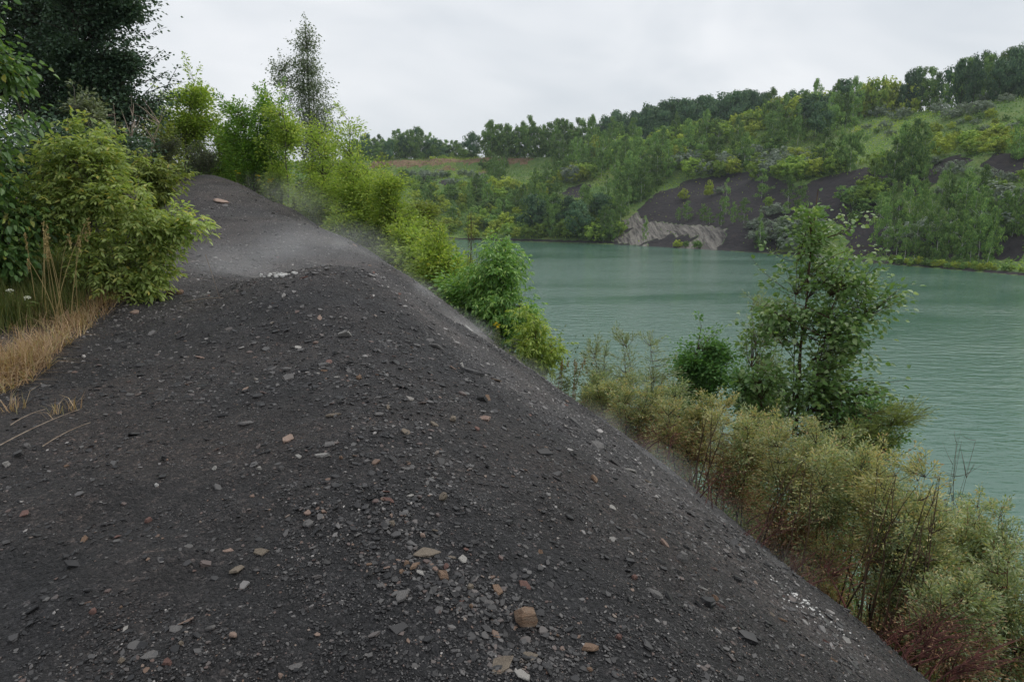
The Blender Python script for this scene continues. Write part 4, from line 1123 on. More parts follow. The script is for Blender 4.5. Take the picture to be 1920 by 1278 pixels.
for k, (lab, t, bx, ub, nb, spg) in enumerate(row):
    npl('box_elder_tree', lab, 'tree', t, bx, ub, 20 + k, 'boxelder_fresh', 'bark_dark', n_br=int(nb * 1.3), lv=34, stems=2, stem_r=.04, L=.105, W=.048, spread=.36, sprigs=spg, sprig_len=.35, clump=30, flat=.6, droop=.12)
npl('olive_bush', 'darker olive bush behind the row of box elders', 'bush', 25, [(760, 365, 822, 420), (770, 400, 830, 470)], 790, 30, 'olive_leaf', 'bark_dark', n_br=180, lv=24, stems=3, stem_r=.04, L=.10, W=.06, spread=.3, clump=16)
npl('olive_bush', 'slim olive bush poking up beside the far wood', 'bush', 27, [(695, 295, 730, 345), (690, 320, 750, 400)], 712, 31, 'olive_leaf', 'bark_dark', n_br=110, lv=22, stems=2, stem_r=.03, L=.10, W=.06, spread=.3, sprigs=6, sprig_len=.4, clump=10)
npl('ash_tree', 'rich green ash overhanging the lake at the middle of the slope', 'tree', 16, [(855, 445, 975, 545), (865, 510, 1005, 620), (920, 560, 1015, 650)], 935, 32, 'ash_leaf', 'bark_dark',
    n_br=380, lv=7, stems=3, stem_r=.05, L=.10, W=.04, spread=.26, comp=.13, sprigs=14, sprig_len=.25, clump=30, flat=.55, droop=.3)
npl('ash_tree', 'small yellowish ash at the lower end of the row', 'tree', 13.6, [(960, 590, 1030, 670), (985, 620, 1052, 700)], 1010, 33, 'boxelder_fresh', 'bark_brown', n_br=150, lv=5, stems=3, stem_r=.025, L=.09, W=.035, spread=.2, comp=.11, sprigs=12, sprig_len=.22, clump=16, droop=.3)
npl('dead_shrub', 'bare brown stems standing beside the ash', 'bush', 17.5, [(860, 390, 905, 470)], 884, 34, 'dead_leaf', 'bark_brown', skirt=False, n_br=26, lv=1.2, stems=6, stem_r=.015, L=.03, W=.015, upright=1, twig_r=.006)
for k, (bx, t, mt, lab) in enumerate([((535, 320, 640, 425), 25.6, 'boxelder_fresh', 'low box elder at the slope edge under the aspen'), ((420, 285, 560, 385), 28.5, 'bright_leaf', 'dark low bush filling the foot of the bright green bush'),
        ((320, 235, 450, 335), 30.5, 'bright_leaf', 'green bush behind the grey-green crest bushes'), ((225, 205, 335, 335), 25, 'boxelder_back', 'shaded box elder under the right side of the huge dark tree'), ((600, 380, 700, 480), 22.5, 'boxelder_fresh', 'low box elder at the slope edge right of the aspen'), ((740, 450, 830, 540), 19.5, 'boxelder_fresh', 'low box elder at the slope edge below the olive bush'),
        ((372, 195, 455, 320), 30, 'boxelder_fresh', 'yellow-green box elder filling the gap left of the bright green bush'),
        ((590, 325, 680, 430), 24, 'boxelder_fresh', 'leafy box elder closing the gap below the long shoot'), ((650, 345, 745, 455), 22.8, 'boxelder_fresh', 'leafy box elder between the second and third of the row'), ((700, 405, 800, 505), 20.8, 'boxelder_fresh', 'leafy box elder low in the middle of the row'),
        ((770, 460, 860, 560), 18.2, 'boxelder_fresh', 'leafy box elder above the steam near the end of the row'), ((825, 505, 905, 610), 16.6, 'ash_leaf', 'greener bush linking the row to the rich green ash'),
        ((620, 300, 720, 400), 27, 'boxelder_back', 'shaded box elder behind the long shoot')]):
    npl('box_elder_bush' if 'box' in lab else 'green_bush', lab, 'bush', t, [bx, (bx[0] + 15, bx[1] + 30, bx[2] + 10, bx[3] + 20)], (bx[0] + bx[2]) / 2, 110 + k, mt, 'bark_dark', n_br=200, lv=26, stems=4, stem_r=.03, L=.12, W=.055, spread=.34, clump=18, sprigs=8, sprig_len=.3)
# right side
npl('poplar_tree', 'young poplar with shiny pale leaves standing over the lake', 'tree', 13.6, [(1495, 375, 1580, 470), (1505, 355, 1560, 420), (1460, 425, 1660, 565), (1405, 520, 1600, 640), (1500, 520, 1690, 660), (1360, 640, 1560, 800), (1520, 610, 1705, 800), (1400, 690, 1690, 860), (1395, 505, 1500, 640), (1590, 500, 1700, 640)], 1518, 40, 'poplar_leaf', 'bark_brown',
    n_br=430, lv=12, stem_r=.05, lean=.04, L=.108, W=.082, spread=.28, sprigs=60, sprig_len=.42, clump=52, six=True, flat=.6, droop=.2, limb_n=9)
npl('willow_tree', 'thin pale willow close behind the left side of the poplar', 'tree', 15.5, [(1375, 560, 1470, 680), (1370, 640, 1490, 800)], 1430, 41, 'willow_leaf', 'bark_brown', n_br=190, lv=24, stems=4, stem_r=.03, L=.11, W=.018, spread=.2, sprigs=20, sprig_len=.3, clump=20, upright=.5)
npl('birch_tree', 'small rich green birch left of the poplar', 'tree', 15.2, [(1245, 605, 1365, 690), (1235, 660, 1365, 780), (1300, 640, 1390, 740)], 1300, 42, 'green_leaf', 'bark_brown', n_br=300, lv=16, stems=2, stem_r=.035, L=.075, W=.055, spread=.2, sprigs=16, sprig_len=.2, clump=22, six=True)
for k, (bx, ub, lab) in enumerate([((1088, 660, 1150, 780), 1118, 'narrow willow with tall shoots nearest the steaming edge'), ((1140, 640, 1200, 780), 1172, 'tall shooting willow second from the steaming edge'), ((1190, 640, 1262, 780), 1225, 'tall shooting willow next to the small green birch')]):
    npl('willow_bush', lab, 'bush', 13.2 + .4 * k, [bx], ub, 44 + k, 'willow_leaf', 'bark_brown', n_br=100, lv=22, stems=6, stem_r=.014, L=.085, W=.015, spread=.12, sprigs=16, sprig_len=.3, upright=1.2)
npl('willow_tree', 'olive willow leaning out over the water right of the poplar', 'tree', 12.6, [(1590, 770, 1700, 830), (1660, 745, 1745, 795), (1540, 800, 1650, 900)], 1570, 48, 'olive_leaf', 'bark_brown', n_br=210, lv=26, stems=4, stem_r=.03, L=.095, W=.014, spread=.16, sprigs=10, sprig_len=.12, upright=.7)
# the sea buckthorn hedge along the foot of the slope
hedge = [  # box, depth, leaf, tone, dead share, label
 ((1085, 715, 1165, 800), 12.0, 'buckthorn_green', .35, .30, 'small pale sea buckthorn at the upper end of the hedge'),
 ((1140, 710, 1250, 850), 11.0, 'buckthorn_green', .45, .30, 'silvery sea buckthorn below the tall willow shoots'),
 ((1220, 735, 1345, 890), 10.0, 'buckthorn_green', 0.75, .30, 'yellow sea buckthorn in front of the small green birch'),
 ((1310, 760, 1440, 960), 9.2, 'buckthorn_green', 0.80, .34, 'yellow-brown sea buckthorn with dark bare stems mid hedge'),
 ((1400, 790, 1545, 1030), 8.5, 'buckthorn_green', 0.70, .50, 'browned sea buckthorn under the poplar'),
 ((1490, 830, 1650, 1080), 8.0, 'buckthorn_green',   .5, .28, 'half yellow sea buckthorn right of the browned one'),
 ((1590, 850, 1760, 1120), 7.5, 'buckthorn_green', 0.80, .40, 'pale yellow sea buckthorn with reaching branches'),
 ((1640, 950, 1800, 1180), 7.2, 'buckthorn_green', .30, .30, 'green sea buckthorn low in the right part of the hedge'),
 ((1760, 940, 1900, 1190), 7.6, 'buckthorn_green', .25, .25, 'sea buckthorn with spiky bare tips against the water'),
 ((1820, 1010, 1990, 1278), 6.9, 'buckthorn_green', .15, .25, 'dark green sea buckthorn in the lower right corner'),
 ((1700, 1080, 1860, 1290), 6.4, 'buckthorn_green', .20, .35, 'sea buckthorn behind the red twigs in the lower right'),
 ((1360, 770, 1490, 900), 11.4, 'buckthorn_green', .20, .10, 'silvery green sea buckthorn close under the poplar trunk'),
 ((1470, 800, 1620, 950), 10.8, 'buckthorn_green', .25, .10, 'green sea buckthorn in the second row below the leaning willow'),
 ((1590, 870, 1740, 1000), 10.2, 'buckthorn_green', .15, .10, 'green sea buckthorn in the second row nearest the water'),
 ((1700, 930, 1850, 1060), 9.6, 'buckthorn_green', .10, .10, 'loose green sea buckthorn overhanging the water')]
for k, (b, t, lf, tn, dd_, lab) in enumerate(hedge):
    u0, v0, u1, v1 = b
    v0 += 16
    h2 = (v0 * .45 + v1 * .55)
    npl('sea_buckthorn', lab, 'bush', t, [(u0, v0 + 18, u0 + .62 * (u1 - u0), h2 + 20), (u0 + .4 * (u1 - u0), v0 + 5 * (k % 4), u1 + 8, h2), (u0 + 10, h2 - 30, u1 - 5, v1), (u0 + .2 * (u1 - u0), v0 - 14, u0 + .6 * (u1 - u0), h2 - 10, .4)], (u0 + u1) / 2, 60 + k, lf, 'bark_red' if k > 7 else 'bark_dark',
        n_br=230, lv=46, stems=6, stem_r=.014, L=.046, W=.0145, spread=.15, sprigs=70, sprig_len=.22, clump=16, upright=.4, dead=M['dead_leaf'], dead_frac=dd_ * 1.35,
        tone=(M['buckthorn_yellow'], tn) if tn else None, twig_r=.0045, trunk_name='stem', flat=.3)
for k, (b, t, lab) in enumerate([((1640, 1120, 1860, 1250), 5.7, 'tangle of bare dark red twigs at the foot of the gravel'), ((1700, 1180, 1960, 1300), 5.3, 'tangle of bare red twigs in the lower right corner'), ((1640, 1180, 1790, 1275), 5.0, 'low bare red twigs lying out over the gravel edge'), ((1180, 800, 1300, 880), 8.3, 'low red twigs at the foot of the yellow hedge, highest up the slope'), ((1290, 880, 1400, 960), 7.1, 'low red twigs under the yellow-brown sea buckthorn'), ((1380, 960, 1500, 1050), 6.1, 'low red twigs under the browned sea buckthorn'), ((1490, 1060, 1630, 1170), 5.3, 'low red twigs by the pale slab at the hedge foot')]):
    npl('bare_bush', lab, 'bush', t, [b], b[0] + 12, 90 + k, 'dead_leaf', 'bark_red', skirt=False, n_br=90 if k < 3 else 34, lv=1.4, stems=7, stem_r=.010, L=.03, W=.008, twig_r=.0042, sprigs=14, sprig_len=.12, trunk_name='stem')
npl('bare_bush', 'small bunch of bare red twigs growing out of the gravel', 'bush', 5.35, [(1440, 1065, 1520, 1150), (1480, 1100, 1580, 1150)], 1478, 94, 'dead_leaf', 'bark_red', skirt=False, n_br=26, lv=.8, stems=6, stem_r=.006, L=.02, W=.006, twig_r=.003, trunk_name='stem')
npl('bare_bush', 'thin tall bare shoots standing against the water', 'bush', 9.2, [(1745, 800, 1830, 960)], 1790, 95, 'dead_leaf', 'bark_brown', skirt=False, n_br=16, lv=.8, stems=7, stem_r=.008, L=.02, W=.006, upright=1, twig_r=.004, trunk_name='stem')
npl('bare_bush', 'dark spiky bare branch at the right frame edge', 'bush', 7.4, [(1850, 950, 1925, 1120)], 1885, 96, 'dead_leaf', 'bark_dark', skirt=False, n_br=40, lv=1.0, stems=4, stem_r=.013, L=.02, W=.006, twig_r=.006, trunk_name='stem')
for k, (b, t, ub, lab) in enumerate([((1620, 860, 1730, 1080), 6.9, 1640, 'dark bare branches reaching up in front of the pale yellow sea buckthorn'), ((1700, 880, 1800, 1120), 6.6, 1705, 'tall dark bare branches against the water, left of the thin shoots'), ((1440, 850, 1560, 1010), 7.6, 1450, 'dark bare stems fanning out of the browned sea buckthorn'), ((1290, 760, 1400, 900), 8.9, 1330, 'dark bare stems standing in the yellow part of the hedge')]):
    npl('bare_bush', lab, 'bush', t, [b], ub, 130 + k, 'buckthorn_yellow', 'bark_brown', skirt=False, n_br=34, lv=5, stems=5, stem_r=.013, L=.04, W=.013, twig_r=.005, spread=.06, upright=.6, start=.55, trunk_name='stem')
for k, (b, t, mt, lab) in enumerate([((1335, 680, 1470, 830), 14.4, 'green_leaf', 'leafy green bush between the small birch and the poplar'), ((1560, 740, 1690, 870), 13.0, 'green_leaf', 'leafy green bush under the right side of the poplar'), ((1200, 700, 1300, 800), 14.2, 'willow_leaf', 'pale willow bush under the small green birch')]):
    npl('green_bush' if mt[0] == 'g' else 'willow_bush', lab, 'bush', t, [b, (b[0] + 20, b[1] + 40, b[2] + 10, b[3] + 20)], (b[0] + b[2]) / 2, 150 + k, mt, 'bark_brown', n_br=190, lv=16, stems=4, stem_r=.02, L=.07, W=.045 if mt[0] == 'g' else .014, spread=.2, sprigs=16, sprig_len=.2, clump=16)

# ------------------------------------------------------------------ stones, gravel, grass and weeds
def normal_near(x, y, e=.04):
    x, y = np.asarray(x, float), np.asarray(y, float)
    gx_ = (near_h(x + e, y) - near_h(x - e, y)) / (2 * e)
    gy_ = (near_h(x, y + e) - near_h(x, y - e)) / (2 * e)
    return unit(np.stack([-gx_, -gy_, np.ones_like(x)], -1))
def surf(x, y):
    z = near_h(x, y)
    r = np.exp(-(np.hypot(x, y - 3) / 11.0) ** 2)
    return z + r * (0.022 * fbm(x, y, 0.16, 3, 41) + 0.060 * np.maximum(0, fbm(x, y, 0.55, 3, 47)))
def stone_mesh(rng, thick, blocky=False, n=None):
    """an angular slab: two offset outlines joined by broken side faces; width about 1"""
    n = n or rng.integers(5, 8)
    th = np.sort(np.linspace(0, 2 * math.pi, n, endpoint=False) + rng.uniform(-.34, .34, n))
    r = rng.uniform(.34, .56, n)
    asp = rng.uniform(.55, .95)
    o = np.stack([np.cos(th) * r, np.sin(th) * r * asp], -1)
    tilt = rng.normal(0, .10, 2)
    def ring(sc, z, j):
        q = o * sc + rng.normal(0, j, o.shape)
        return np.concatenate([q, (z + q @ tilt * thick * 2 + rng.normal(0, thick * .10, n))[:, None]], 1)
    rings = [ring(.93, -thick * .5, .015), ring(1.0, 0, .03), ring(.90 if not blocky else .72, thick * .5, .03)]
    v = np.concatenate(rings)
    b = bmesh_new(v)
    f = []
    for a in range(2):
        for i in range(n):
            f.append((a * n + i, a * n + (i + 1) % n, (a + 1) * n + (i + 1) % n, (a + 1) * n + i))
    f.append(tuple(range(n))[::-1]); f.append(tuple(range(2 * n, 3 * n)))
    me = bpy.data.meshes.new('stone')
    me.from_pydata([tuple(p) for p in v], [], f)
    me.update()
    return me
def bmesh_new(v): return None
srng = np.random.default_rng(5)
SLAB = [stone_mesh(srng, srng.uniform(.06, .15)) for _ in range(12)]
SHARD = [stone_mesh(srng, srng.uniform(.14, .26), n=5) for _ in range(6)]
BLOCK = [stone_mesh(srng, srng.uniform(.42, .60), True) for _ in range(6)]
_stone_data = {}
def stone_data(me, mat):
    k = (me.name, mat)
    if k not in _stone_data:
        c = me.copy(); c.materials.append(M[mat]); _stone_data[k] = c
    return _stone_data[k]
def put_stone(pos, nrm, w, mat, shape, label, group=None, yaw=None, tilt=.22, sx=1.0, sink=.25, name='stone'):
    me = {'slab': SLAB, 'shard': SHARD, 'block': BLOCK}[shape]
    me = me[srng.integers(len(me))]
    o = thing(name, label, 'stone', (0, 0, 0), group, stone_data(me, mat))
    n = Vector(nrm) + Vector(srng.normal(0, tilt, 3))
    q = n.to_track_quat('Z', 'Y')
    from mathutils import Quaternion
    q = q @ Quaternion((0, 0, 1), srng.uniform(0, 6.28) if yaw is None else yaw)
    o.rotation_mode = 'QUATERNION'; o.rotation_quaternion = q
    t = max(v.co.z for v in me.vertices) - min(v.co.z for v in me.vertices)
    o.location = Vector(pos) + Vector(nrm) * (t * w * (.5 - sink))
    o.scale = (w * sx, w, w)
    return o
SPECIAL = [ # u, v, px width, material, shape, label, tilt, stretch
 (988,1163,54,'st_ochre','block','chunky ochre-brown block, the largest stone near the bottom of the photo',.1,1.0),
 (540,821,37,'st_pink','slab','flat pink-orange square slab alone on the left of the slope',.12,1.0),
 (285,1238,46,'st_grey','slab','purplish grey slab at the lower left of the photo',.12,1.0),
 (316,1256,24,'st_red','block','small red-brown stone beside the purplish grey slab',.2,1.0),
 (350,1172,34,'st_pink','slab','pinkish grey slab lying on another at the lower left',.2,1.2),
 (333,1184,36,'st_grey','slab','thin grey slab under the pinkish one at the lower left',.1,1.1),
 (577,966,24,'st_pink','slab','brownish slab at the left of a trio left of centre',.3,1.0),
 (600,970,24,'st_grey','slab','tilted grey slab at the right of a trio left of centre',.4,1.0),
 (578,982,32,'st_grey','slab','flat grey slab lowest of a trio left of centre',.1,1.1),
 (832,939,23,'st_tan','block','square tan stone in the middle of the slope',.3,1.0),
 (928,714,26,'st_ochre','slab','upright orange-brown slab near the steaming right edge',.7,1.5),
 (1315,1103,24,'st_pale','shard','pale cream shard on the dark lower right slope',.3,1.3),
 (1276,1050,34,'st_grey','block','knobbly grey lump on the lower right slope',.2,1.1),
 (1237,1057,26,'st_dark','shard','dark standing shard left of the knobbly grey lump',.6,1.1),
 (1114,899,24,'st_orange','shard','long orange-brown shard on the right slope',.3,1.4),
 (1214,905,24,'st_tan','slab','tan and orange slab near the yellow hedge',.4,1.0),
 (1222,893,18,'st_pale','shard','pale wedge just above the tan and orange slab',.4,1.2),
 (626,781,28,'st_tan','slab','flat peach-coloured flake left of centre',.1,1.2),
 (460,795,30,'st_grey','slab','curled grey flake on the left of the slope',.35,1.1),
 (647,632,30,'st_pale','slab','broken pale grey stack below the hump top',.3,1.0),
 (558,651,24,'st_pale','slab','smooth light grey slab below the hump top',.1,1.2),
 (511,690,22,'st_grey','slab','grey slab at the left of a pair left of centre',.1,1.0),
 (538,697,22,'st_grey','shard','raised grey slab at the right of a pair left of centre',.4,1.2),
 (540,713,24,'st_grey','shard','long grey slab just below a pair left of centre',.1,1.4),
 (672,708,14,'st_orange','block','small bright orange lump among brown flakes',.3,1.0),
 (655,695,16,'st_grey','shard','upright grey-brown flake above the bright orange lump',.6,1.3),
 (618,681,16,'st_red','slab','small dull red slab left of the bright orange lump',.2,1.1),
 (607,697,14,'st_orange','shard','thin orange shard left of the bright orange lump',.4,1.3),
 (632,707,12,'st_pale','slab','small pale flake left of the bright orange lump',.2,1.0),
 (460,733,16,'st_pink','shard','small pink shard on the left slope',.3,1.2),
 (762,1060,17,'st_orange','block','orange lump upper of a lower-middle cluster',.3,1.0),
 (778,1066,22,'st_orange','shard','long orange shard in the lower-middle cluster',.3,1.5),
 (753,1075,14,'st_orange','block','small bright orange chip in the lower-middle cluster',.3,1.0),
 (790,1080,26,'st_pale','slab','pale grey slab in the lower-middle cluster',.2,1.0),
 (829,1082,28,'st_orange','block','tan-orange wedge right of the lower-middle cluster',.3,1.0),
 (757,1120,40,'st_grey','slab','grey flat slab half buried in the gravel',.05,1.1),
 (726,1064,18,'st_pink','slab','pinkish slab left of the lower-middle cluster',.3,1.0),
 (692,1058,14,'st_orange','shard','small orange shard far left of the lower-middle cluster',.3,1.0),
 (882,1104,20,'st_tan','block','upright tan stone above the ochre-brown block',.5,1.0),
 (984,1098,26,'st_red','shard','brown wedge above the ochre-brown block',.4,1.3),
 (932,1111,26,'st_orange','shard','thin reddish sliver above the ochre-brown block',.2,1.7),
 (915,1135,30,'st_grey','slab','grey slab left of the ochre-brown block',.2,1.0),
 (883,1140,12,'st_orange','block','orange chip left of the ochre-brown block',.3,1.0),
 (1105,1212,30,'st_orange','shard','orange-brown wedge at the bottom right of centre',.25,1.5),
 (1230,1114,32,'st_grey','shard','thin grey shard on the lower right slope',.2,1.5),
 (1122,840,40,'st_grey','slab','long grey plank-like slab near the steaming edge',.2,1.5),
 (1076,796,40,'st_dark','shard','long dark slab lying down the steep edge',.2,1.9),
 (1152,873,26,'st_grey','shard','grey slab below the long plank-like one',.3,1.5),
 (1180,882,24,'st_pale','shard','pale slab tipped on edge right of the plank-like one',.6,1.5),
 (908,788,24,'st_pink','shard','pinkish tan wedge right of centre',.3,1.3),
 (815,795,22,'st_tan','slab','tan slab right of centre',.4,1.0),
 (849,788,18,'st_tan','block','ochre lump right of centre',.3,1.0),
 (762,813,26,'st_tan','slab','grey-tan brick-like slab in the centre',.2,1.2),
 (728,768,14,'st_tan','shard','small upright yellowish chip in the centre',.7,1.2),
 (710,778,22,'st_grey','slab','rounded grey stone in the centre',.2,1.0),
 (622,835,28,'st_grey','slab','cracked blue-grey slab right of the pink square slab',.1,1.2),
 (603,857,24,'st_pale','shard','thin pale slab below the cracked blue-grey one',.15,1.5),
 (560,860,14,'st_pale','shard','small upright pale chip below the pink square slab',.6,1.4),
 (487,879,14,'st_pale','block','small whitish stone on the left slope',.3,1.0),
 (528,878,15,'st_dark','block','small blue-black lump on the left slope',.3,1.0),
 (402,880,14,'st_pale','shard','small pale chip far left on the slope',.3,1.1),
 (295,917,11,'st_ash','block','tiny near-white stone on the left slope',.3,1.0),
 (278,975,16,'st_red','block','small dull red stone on the lower left slope',.3,1.0),
 (125,877,15,'st_orange','shard','small orange-brown chip near the left frame edge',.3,1.1),
 (13,872,18,'st_pale','block','whitish stone at the left frame edge',.3,1.0),
 (36,855,26,'st_dark','block','dark purplish lump near the left frame edge',.3,1.0),
 (52,838,16,'st_grey','block','grey stone behind the dark purplish lump',.3,1.0),
 (46,972,24,'st_red','slab','purplish slab low at the left frame edge',.3,1.1),
 (158,1016,18,'st_orange','shard','orange stone on the lower left slope',.3,1.2),
 (219,1012,16,'st_red','slab','reddish flake right of the lower left orange stone',.2,1.1),
 (376,672,22,'st_pink','slab','pale pinkish slab left of the hump',.2,1.2),
 (320,551,22,'st_red','block','brown-pink lump left of the hump top',.3,1.1),
 (337,551,16,'st_orange','block','smaller brown lump right beside the brown-pink one',.3,1.0),
 (253,586,28,'st_pink','slab','flat pinkish slab beside the dry grass',.1,1.2),
 (284,628,20,'st_grey','shard','dark grey tipped slab below the dry grass edge',.3,1.4),
 (224,645,22,'st_dark','shard','dark ridge-like slab below the dry grass edge',.3,1.5),
 (414,378,26,'st_pink','slab','flat pink slab on the far path near the crest',.05,1.3),
 (725,929,18,'st_red','slab','dull red slab left of the square tan stone',.3,1.2),
 (730,944,20,'st_red','shard','curved red-brown flake left of the square tan stone',.3,1.4),
 (735,968,14,'st_pink','slab','pinkish slab standing below the curved flake',.5,1.0),
 (735,982,18,'st_tan','block','tan square stone below the pinkish standing slab',.2,1.0),
 (768,933,16,'st_pale','slab','pale flake between the red flakes and the square tan stone',.2,1.1),
 (703,975,22,'st_grey','slab','grey slab below the red flakes',.3,1.0),
 (793,1001,16,'st_tan','slab','tan wedge below the square tan stone',.3,1.2),
 (815,992,16,'st_tan','shard','standing tan shard below the square tan stone',.6,1.2),
 (428,1030,22,'st_pink','slab','pinkish flat stone on the lower left slope',.15,1.1),
 (447,1066,36,'st_tan','slab','layered cracked tan stone on the lower left slope',.3,1.2),
 (487,1037,24,'st_tan','shard','thin broken tan pieces right of the layered stone',.2,1.4),
 (302,1060,20,'st_grey','slab','lilac-grey flake on the lower left slope',.15,1.2),
 (355,1025,16,'st_grey','slab','small lilac flake above the lilac-grey one',.1,1.2),
 (177,1156,18,'st_red','block','rounded dull red stone at the lower left',.2,1.0),
 (236,1184,18,'st_pale','shard','pale upright flake at the lower left',.5,1.2),
 (228,1148,8,'st_orange','block','tiny orange chip at the lower left',.3,1.0),
 (228,1248,14,'st_tan','block','brown stone left of the purplish grey slab',.3,1.0),
 (438,1201,22,'st_pink','shard','pinkish shard right of the stacked slabs',.3,1.1),
 (341,1218,12,'st_tan','block','tan chip above the red-brown stone',.3,1.0),
 (526,1270,14,'st_pink','block','pinkish round stone at the bottom frame edge',.3,1.0),
 (555,1250,30,'st_grey','slab','blue-grey cluster slab at the bottom frame edge',.1,1.2),
 (940,1255,44,'st_tan','slab','long tan slab at the bottom frame edge',.15,1.4),
 (978,1270,34,'st_pale','slab','pale slab touching the long tan one at the bottom frame edge',.2,1.2),
 (990,1235,30,'st_tan','slab','leaning tan slab at the bottom frame edge',.5,1.5),
 (1188,1083,14,'st_red','block','dark red standing stone on the lower right slope',.5,1.0),
 (1160,1198,16,'st_red','block','dull red-brown stone on the bottom right slope',.4,1.0),
 (1045,1190,8,'st_orange','block','tiny orange chip on the bottom right slope',.3,1.0),
 (1148,954,20,'st_pale','slab','crumbly pale stone on the right slope',.3,1.0),
 (1013,1033,16,'st_orange','shard','orange upright chip right of centre',.5,1.2),
 (985,1026,16,'st_grey','shard','thin grey flake right of centre',.3,1.3),
 (836,1063,14,'st_red','block','small dark red stone above the tan-orange wedge',.3,1.0),
 (793,1003,12,'st_pink','block','small pink chip in the middle of the slope',.3,1.0),
 (868,1052,22,'st_pale','shard','pale shard above the tan-orange wedge',.15,1.4),
 (800,1036,40,'st_tan','slab','layered tan slabs half buried in the lower middle',.1,1.4),
 (905,750,26,'st_dark','shard','dark slabs in a bunch right of centre',.5,1.3),
 (912,745,20,'st_orange','shard','reddish slab in a bunch right of centre',.5,1.3),
 (820,655,28,'st_grey','slab','upper grey slab near the right edge of the hump',.3,1.4),
 (806,640,22,'st_grey','slab','small grey slab near the right edge of the hump',.3,1.2),
 (868,690,28,'st_pale','slab','pale jagged slab on the right side of the hump',.4,1.1),
 (885,700,30,'st_dark','shard','dark long slab on the right side of the hump',.2,1.7),
 (850,690,16,'st_pink','slab','pinkish slab on the right side of the hump',.3,1.0),
 (880,620,28,'st_pale','slab','pale rock sticking out of the steaming edge',.6,1.2),
 (888,606,22,'st_grey','block','grey block sticking out of the steaming edge',.4,1.2),
 (920,616,18,'st_pale','block','pale block just beyond the steaming edge',.4,1.2),
 (1060,760,16,'st_red','slab','reddish slab low on the steaming edge',.3,1.0),
 (1246,1023,22,'st_pink','shard','long pinkish shard right of the standing dark one',.2,1.8),
 (1200,1000,26,'st_dark','shard','black flat shard on the right slope',.2,1.6),
 (1338,1120,18,'st_orange','block','small orange chip right of the pale cream shard',.3,1.0),
 (1445,1060,24,'st_dark','slab','dark flat slab by the red twig bunch',.1,1.3),
 (1375,1020,24,'st_dark','shard','dark leaning slab under the browned hedge',.5,1.5),
 (1570,1115,34,'st_pale','slab','rounded pale slab at the foot of the hedge',.5,1.0),
 (1500,1075,30,'st_pale','shard','pale slab right of the red twig bunch',.3,1.5),
 (1465,1160,22,'st_orange','slab','tan-orange stone right of the lower shale streak',.4,1.1),
 (1448,1152,16,'st_tan','slab','tan stone touching the tan-orange one',.4,1.0),
 (1553,1207,22,'st_red','shard','brownish wedge in the lower right gravel',.3,1.4),
 (1585,1200,20,'st_pale','slab','pale wedge in the lower right gravel',.3,1.2),
 (1563,1240,20,'st_orange','shard','orange-brown shard in the lower right gravel',.3,1.5),
 (1482,1213,14,'st_grey','shard','grey chip in the lower right gravel',.3,1.2),
 (1105,1255,12,'st_orange','block','orange chip at the bottom edge right of centre',.3,1.0),
 (600,597,16,'st_pink','slab','small pair of pinkish chips on the hump',.2,1.1),
 (640,860,10,'st_orange','block','tiny orange chip below the cracked slab',.3,1.0)]
sp_q, sp_t, sp_ok = hit_near([s[0] for s in SPECIAL], [s[1] for s in SPECIAL])
sp_n = normal_near(sp_q[:, 0], sp_q[:, 1])
for s, q, t, n in zip(SPECIAL, sp_q, sp_t, sp_n):
    q = (q[0], q[1], float(surf(np.array([q[0]]), np.array([q[1]]))[0]))
    put_stone(q, n, s[2] / FPX * t * .98, s[3], s[4], s[5], tilt=s[6], sx=s[7], sink=.28 if s[4] == 'block' else .22)
# white ash crust at the lip of the hump: several crusty lumps, one deposit
def in_gravel(q): return poly_mask(q[:, 0], q[:, 1], np.concatenate([veg_edge, [(3, -25), (-6, -25)]]))
ash = bpy.data.meshes.new('ash_crust')
av, af = [], []
for k in range(120):
    u = srng.normal(522, 15); v = 516 + srng.normal(0, 2.0) + (u - 524) * -.05
    if k >= 30: u = srng.normal(1515, 30); v = 1142 + (u - 1515) * .72 + srng.normal(0, 9)
    q, t, ok = hit_near([u], [v]); q = q[0]
    me = SLAB[k % 12]; w = srng.uniform(.02, .085) * (1 if k < 30 else .30); a = srng.uniform(0, 6.28)
    b0 = len(av)
    for vt in me.vertices:
        x, y, z = vt.co
        av.append((q[0] + w * (x * math.cos(a) - y * math.sin(a)), q[1] + w * (x * math.sin(a) + y * math.cos(a)), q[2] + w * z * 2 + .01))
    for f in me.polygons: af.append(tuple(b0 + i for i in f.vertices))
ash.from_pydata(av, [], af); ash.update()
o = link('ash_crust', ash, M['st_ash']); o['kind'] = 'stuff'; o['label'] = 'white ash crust on the lip of the hump'
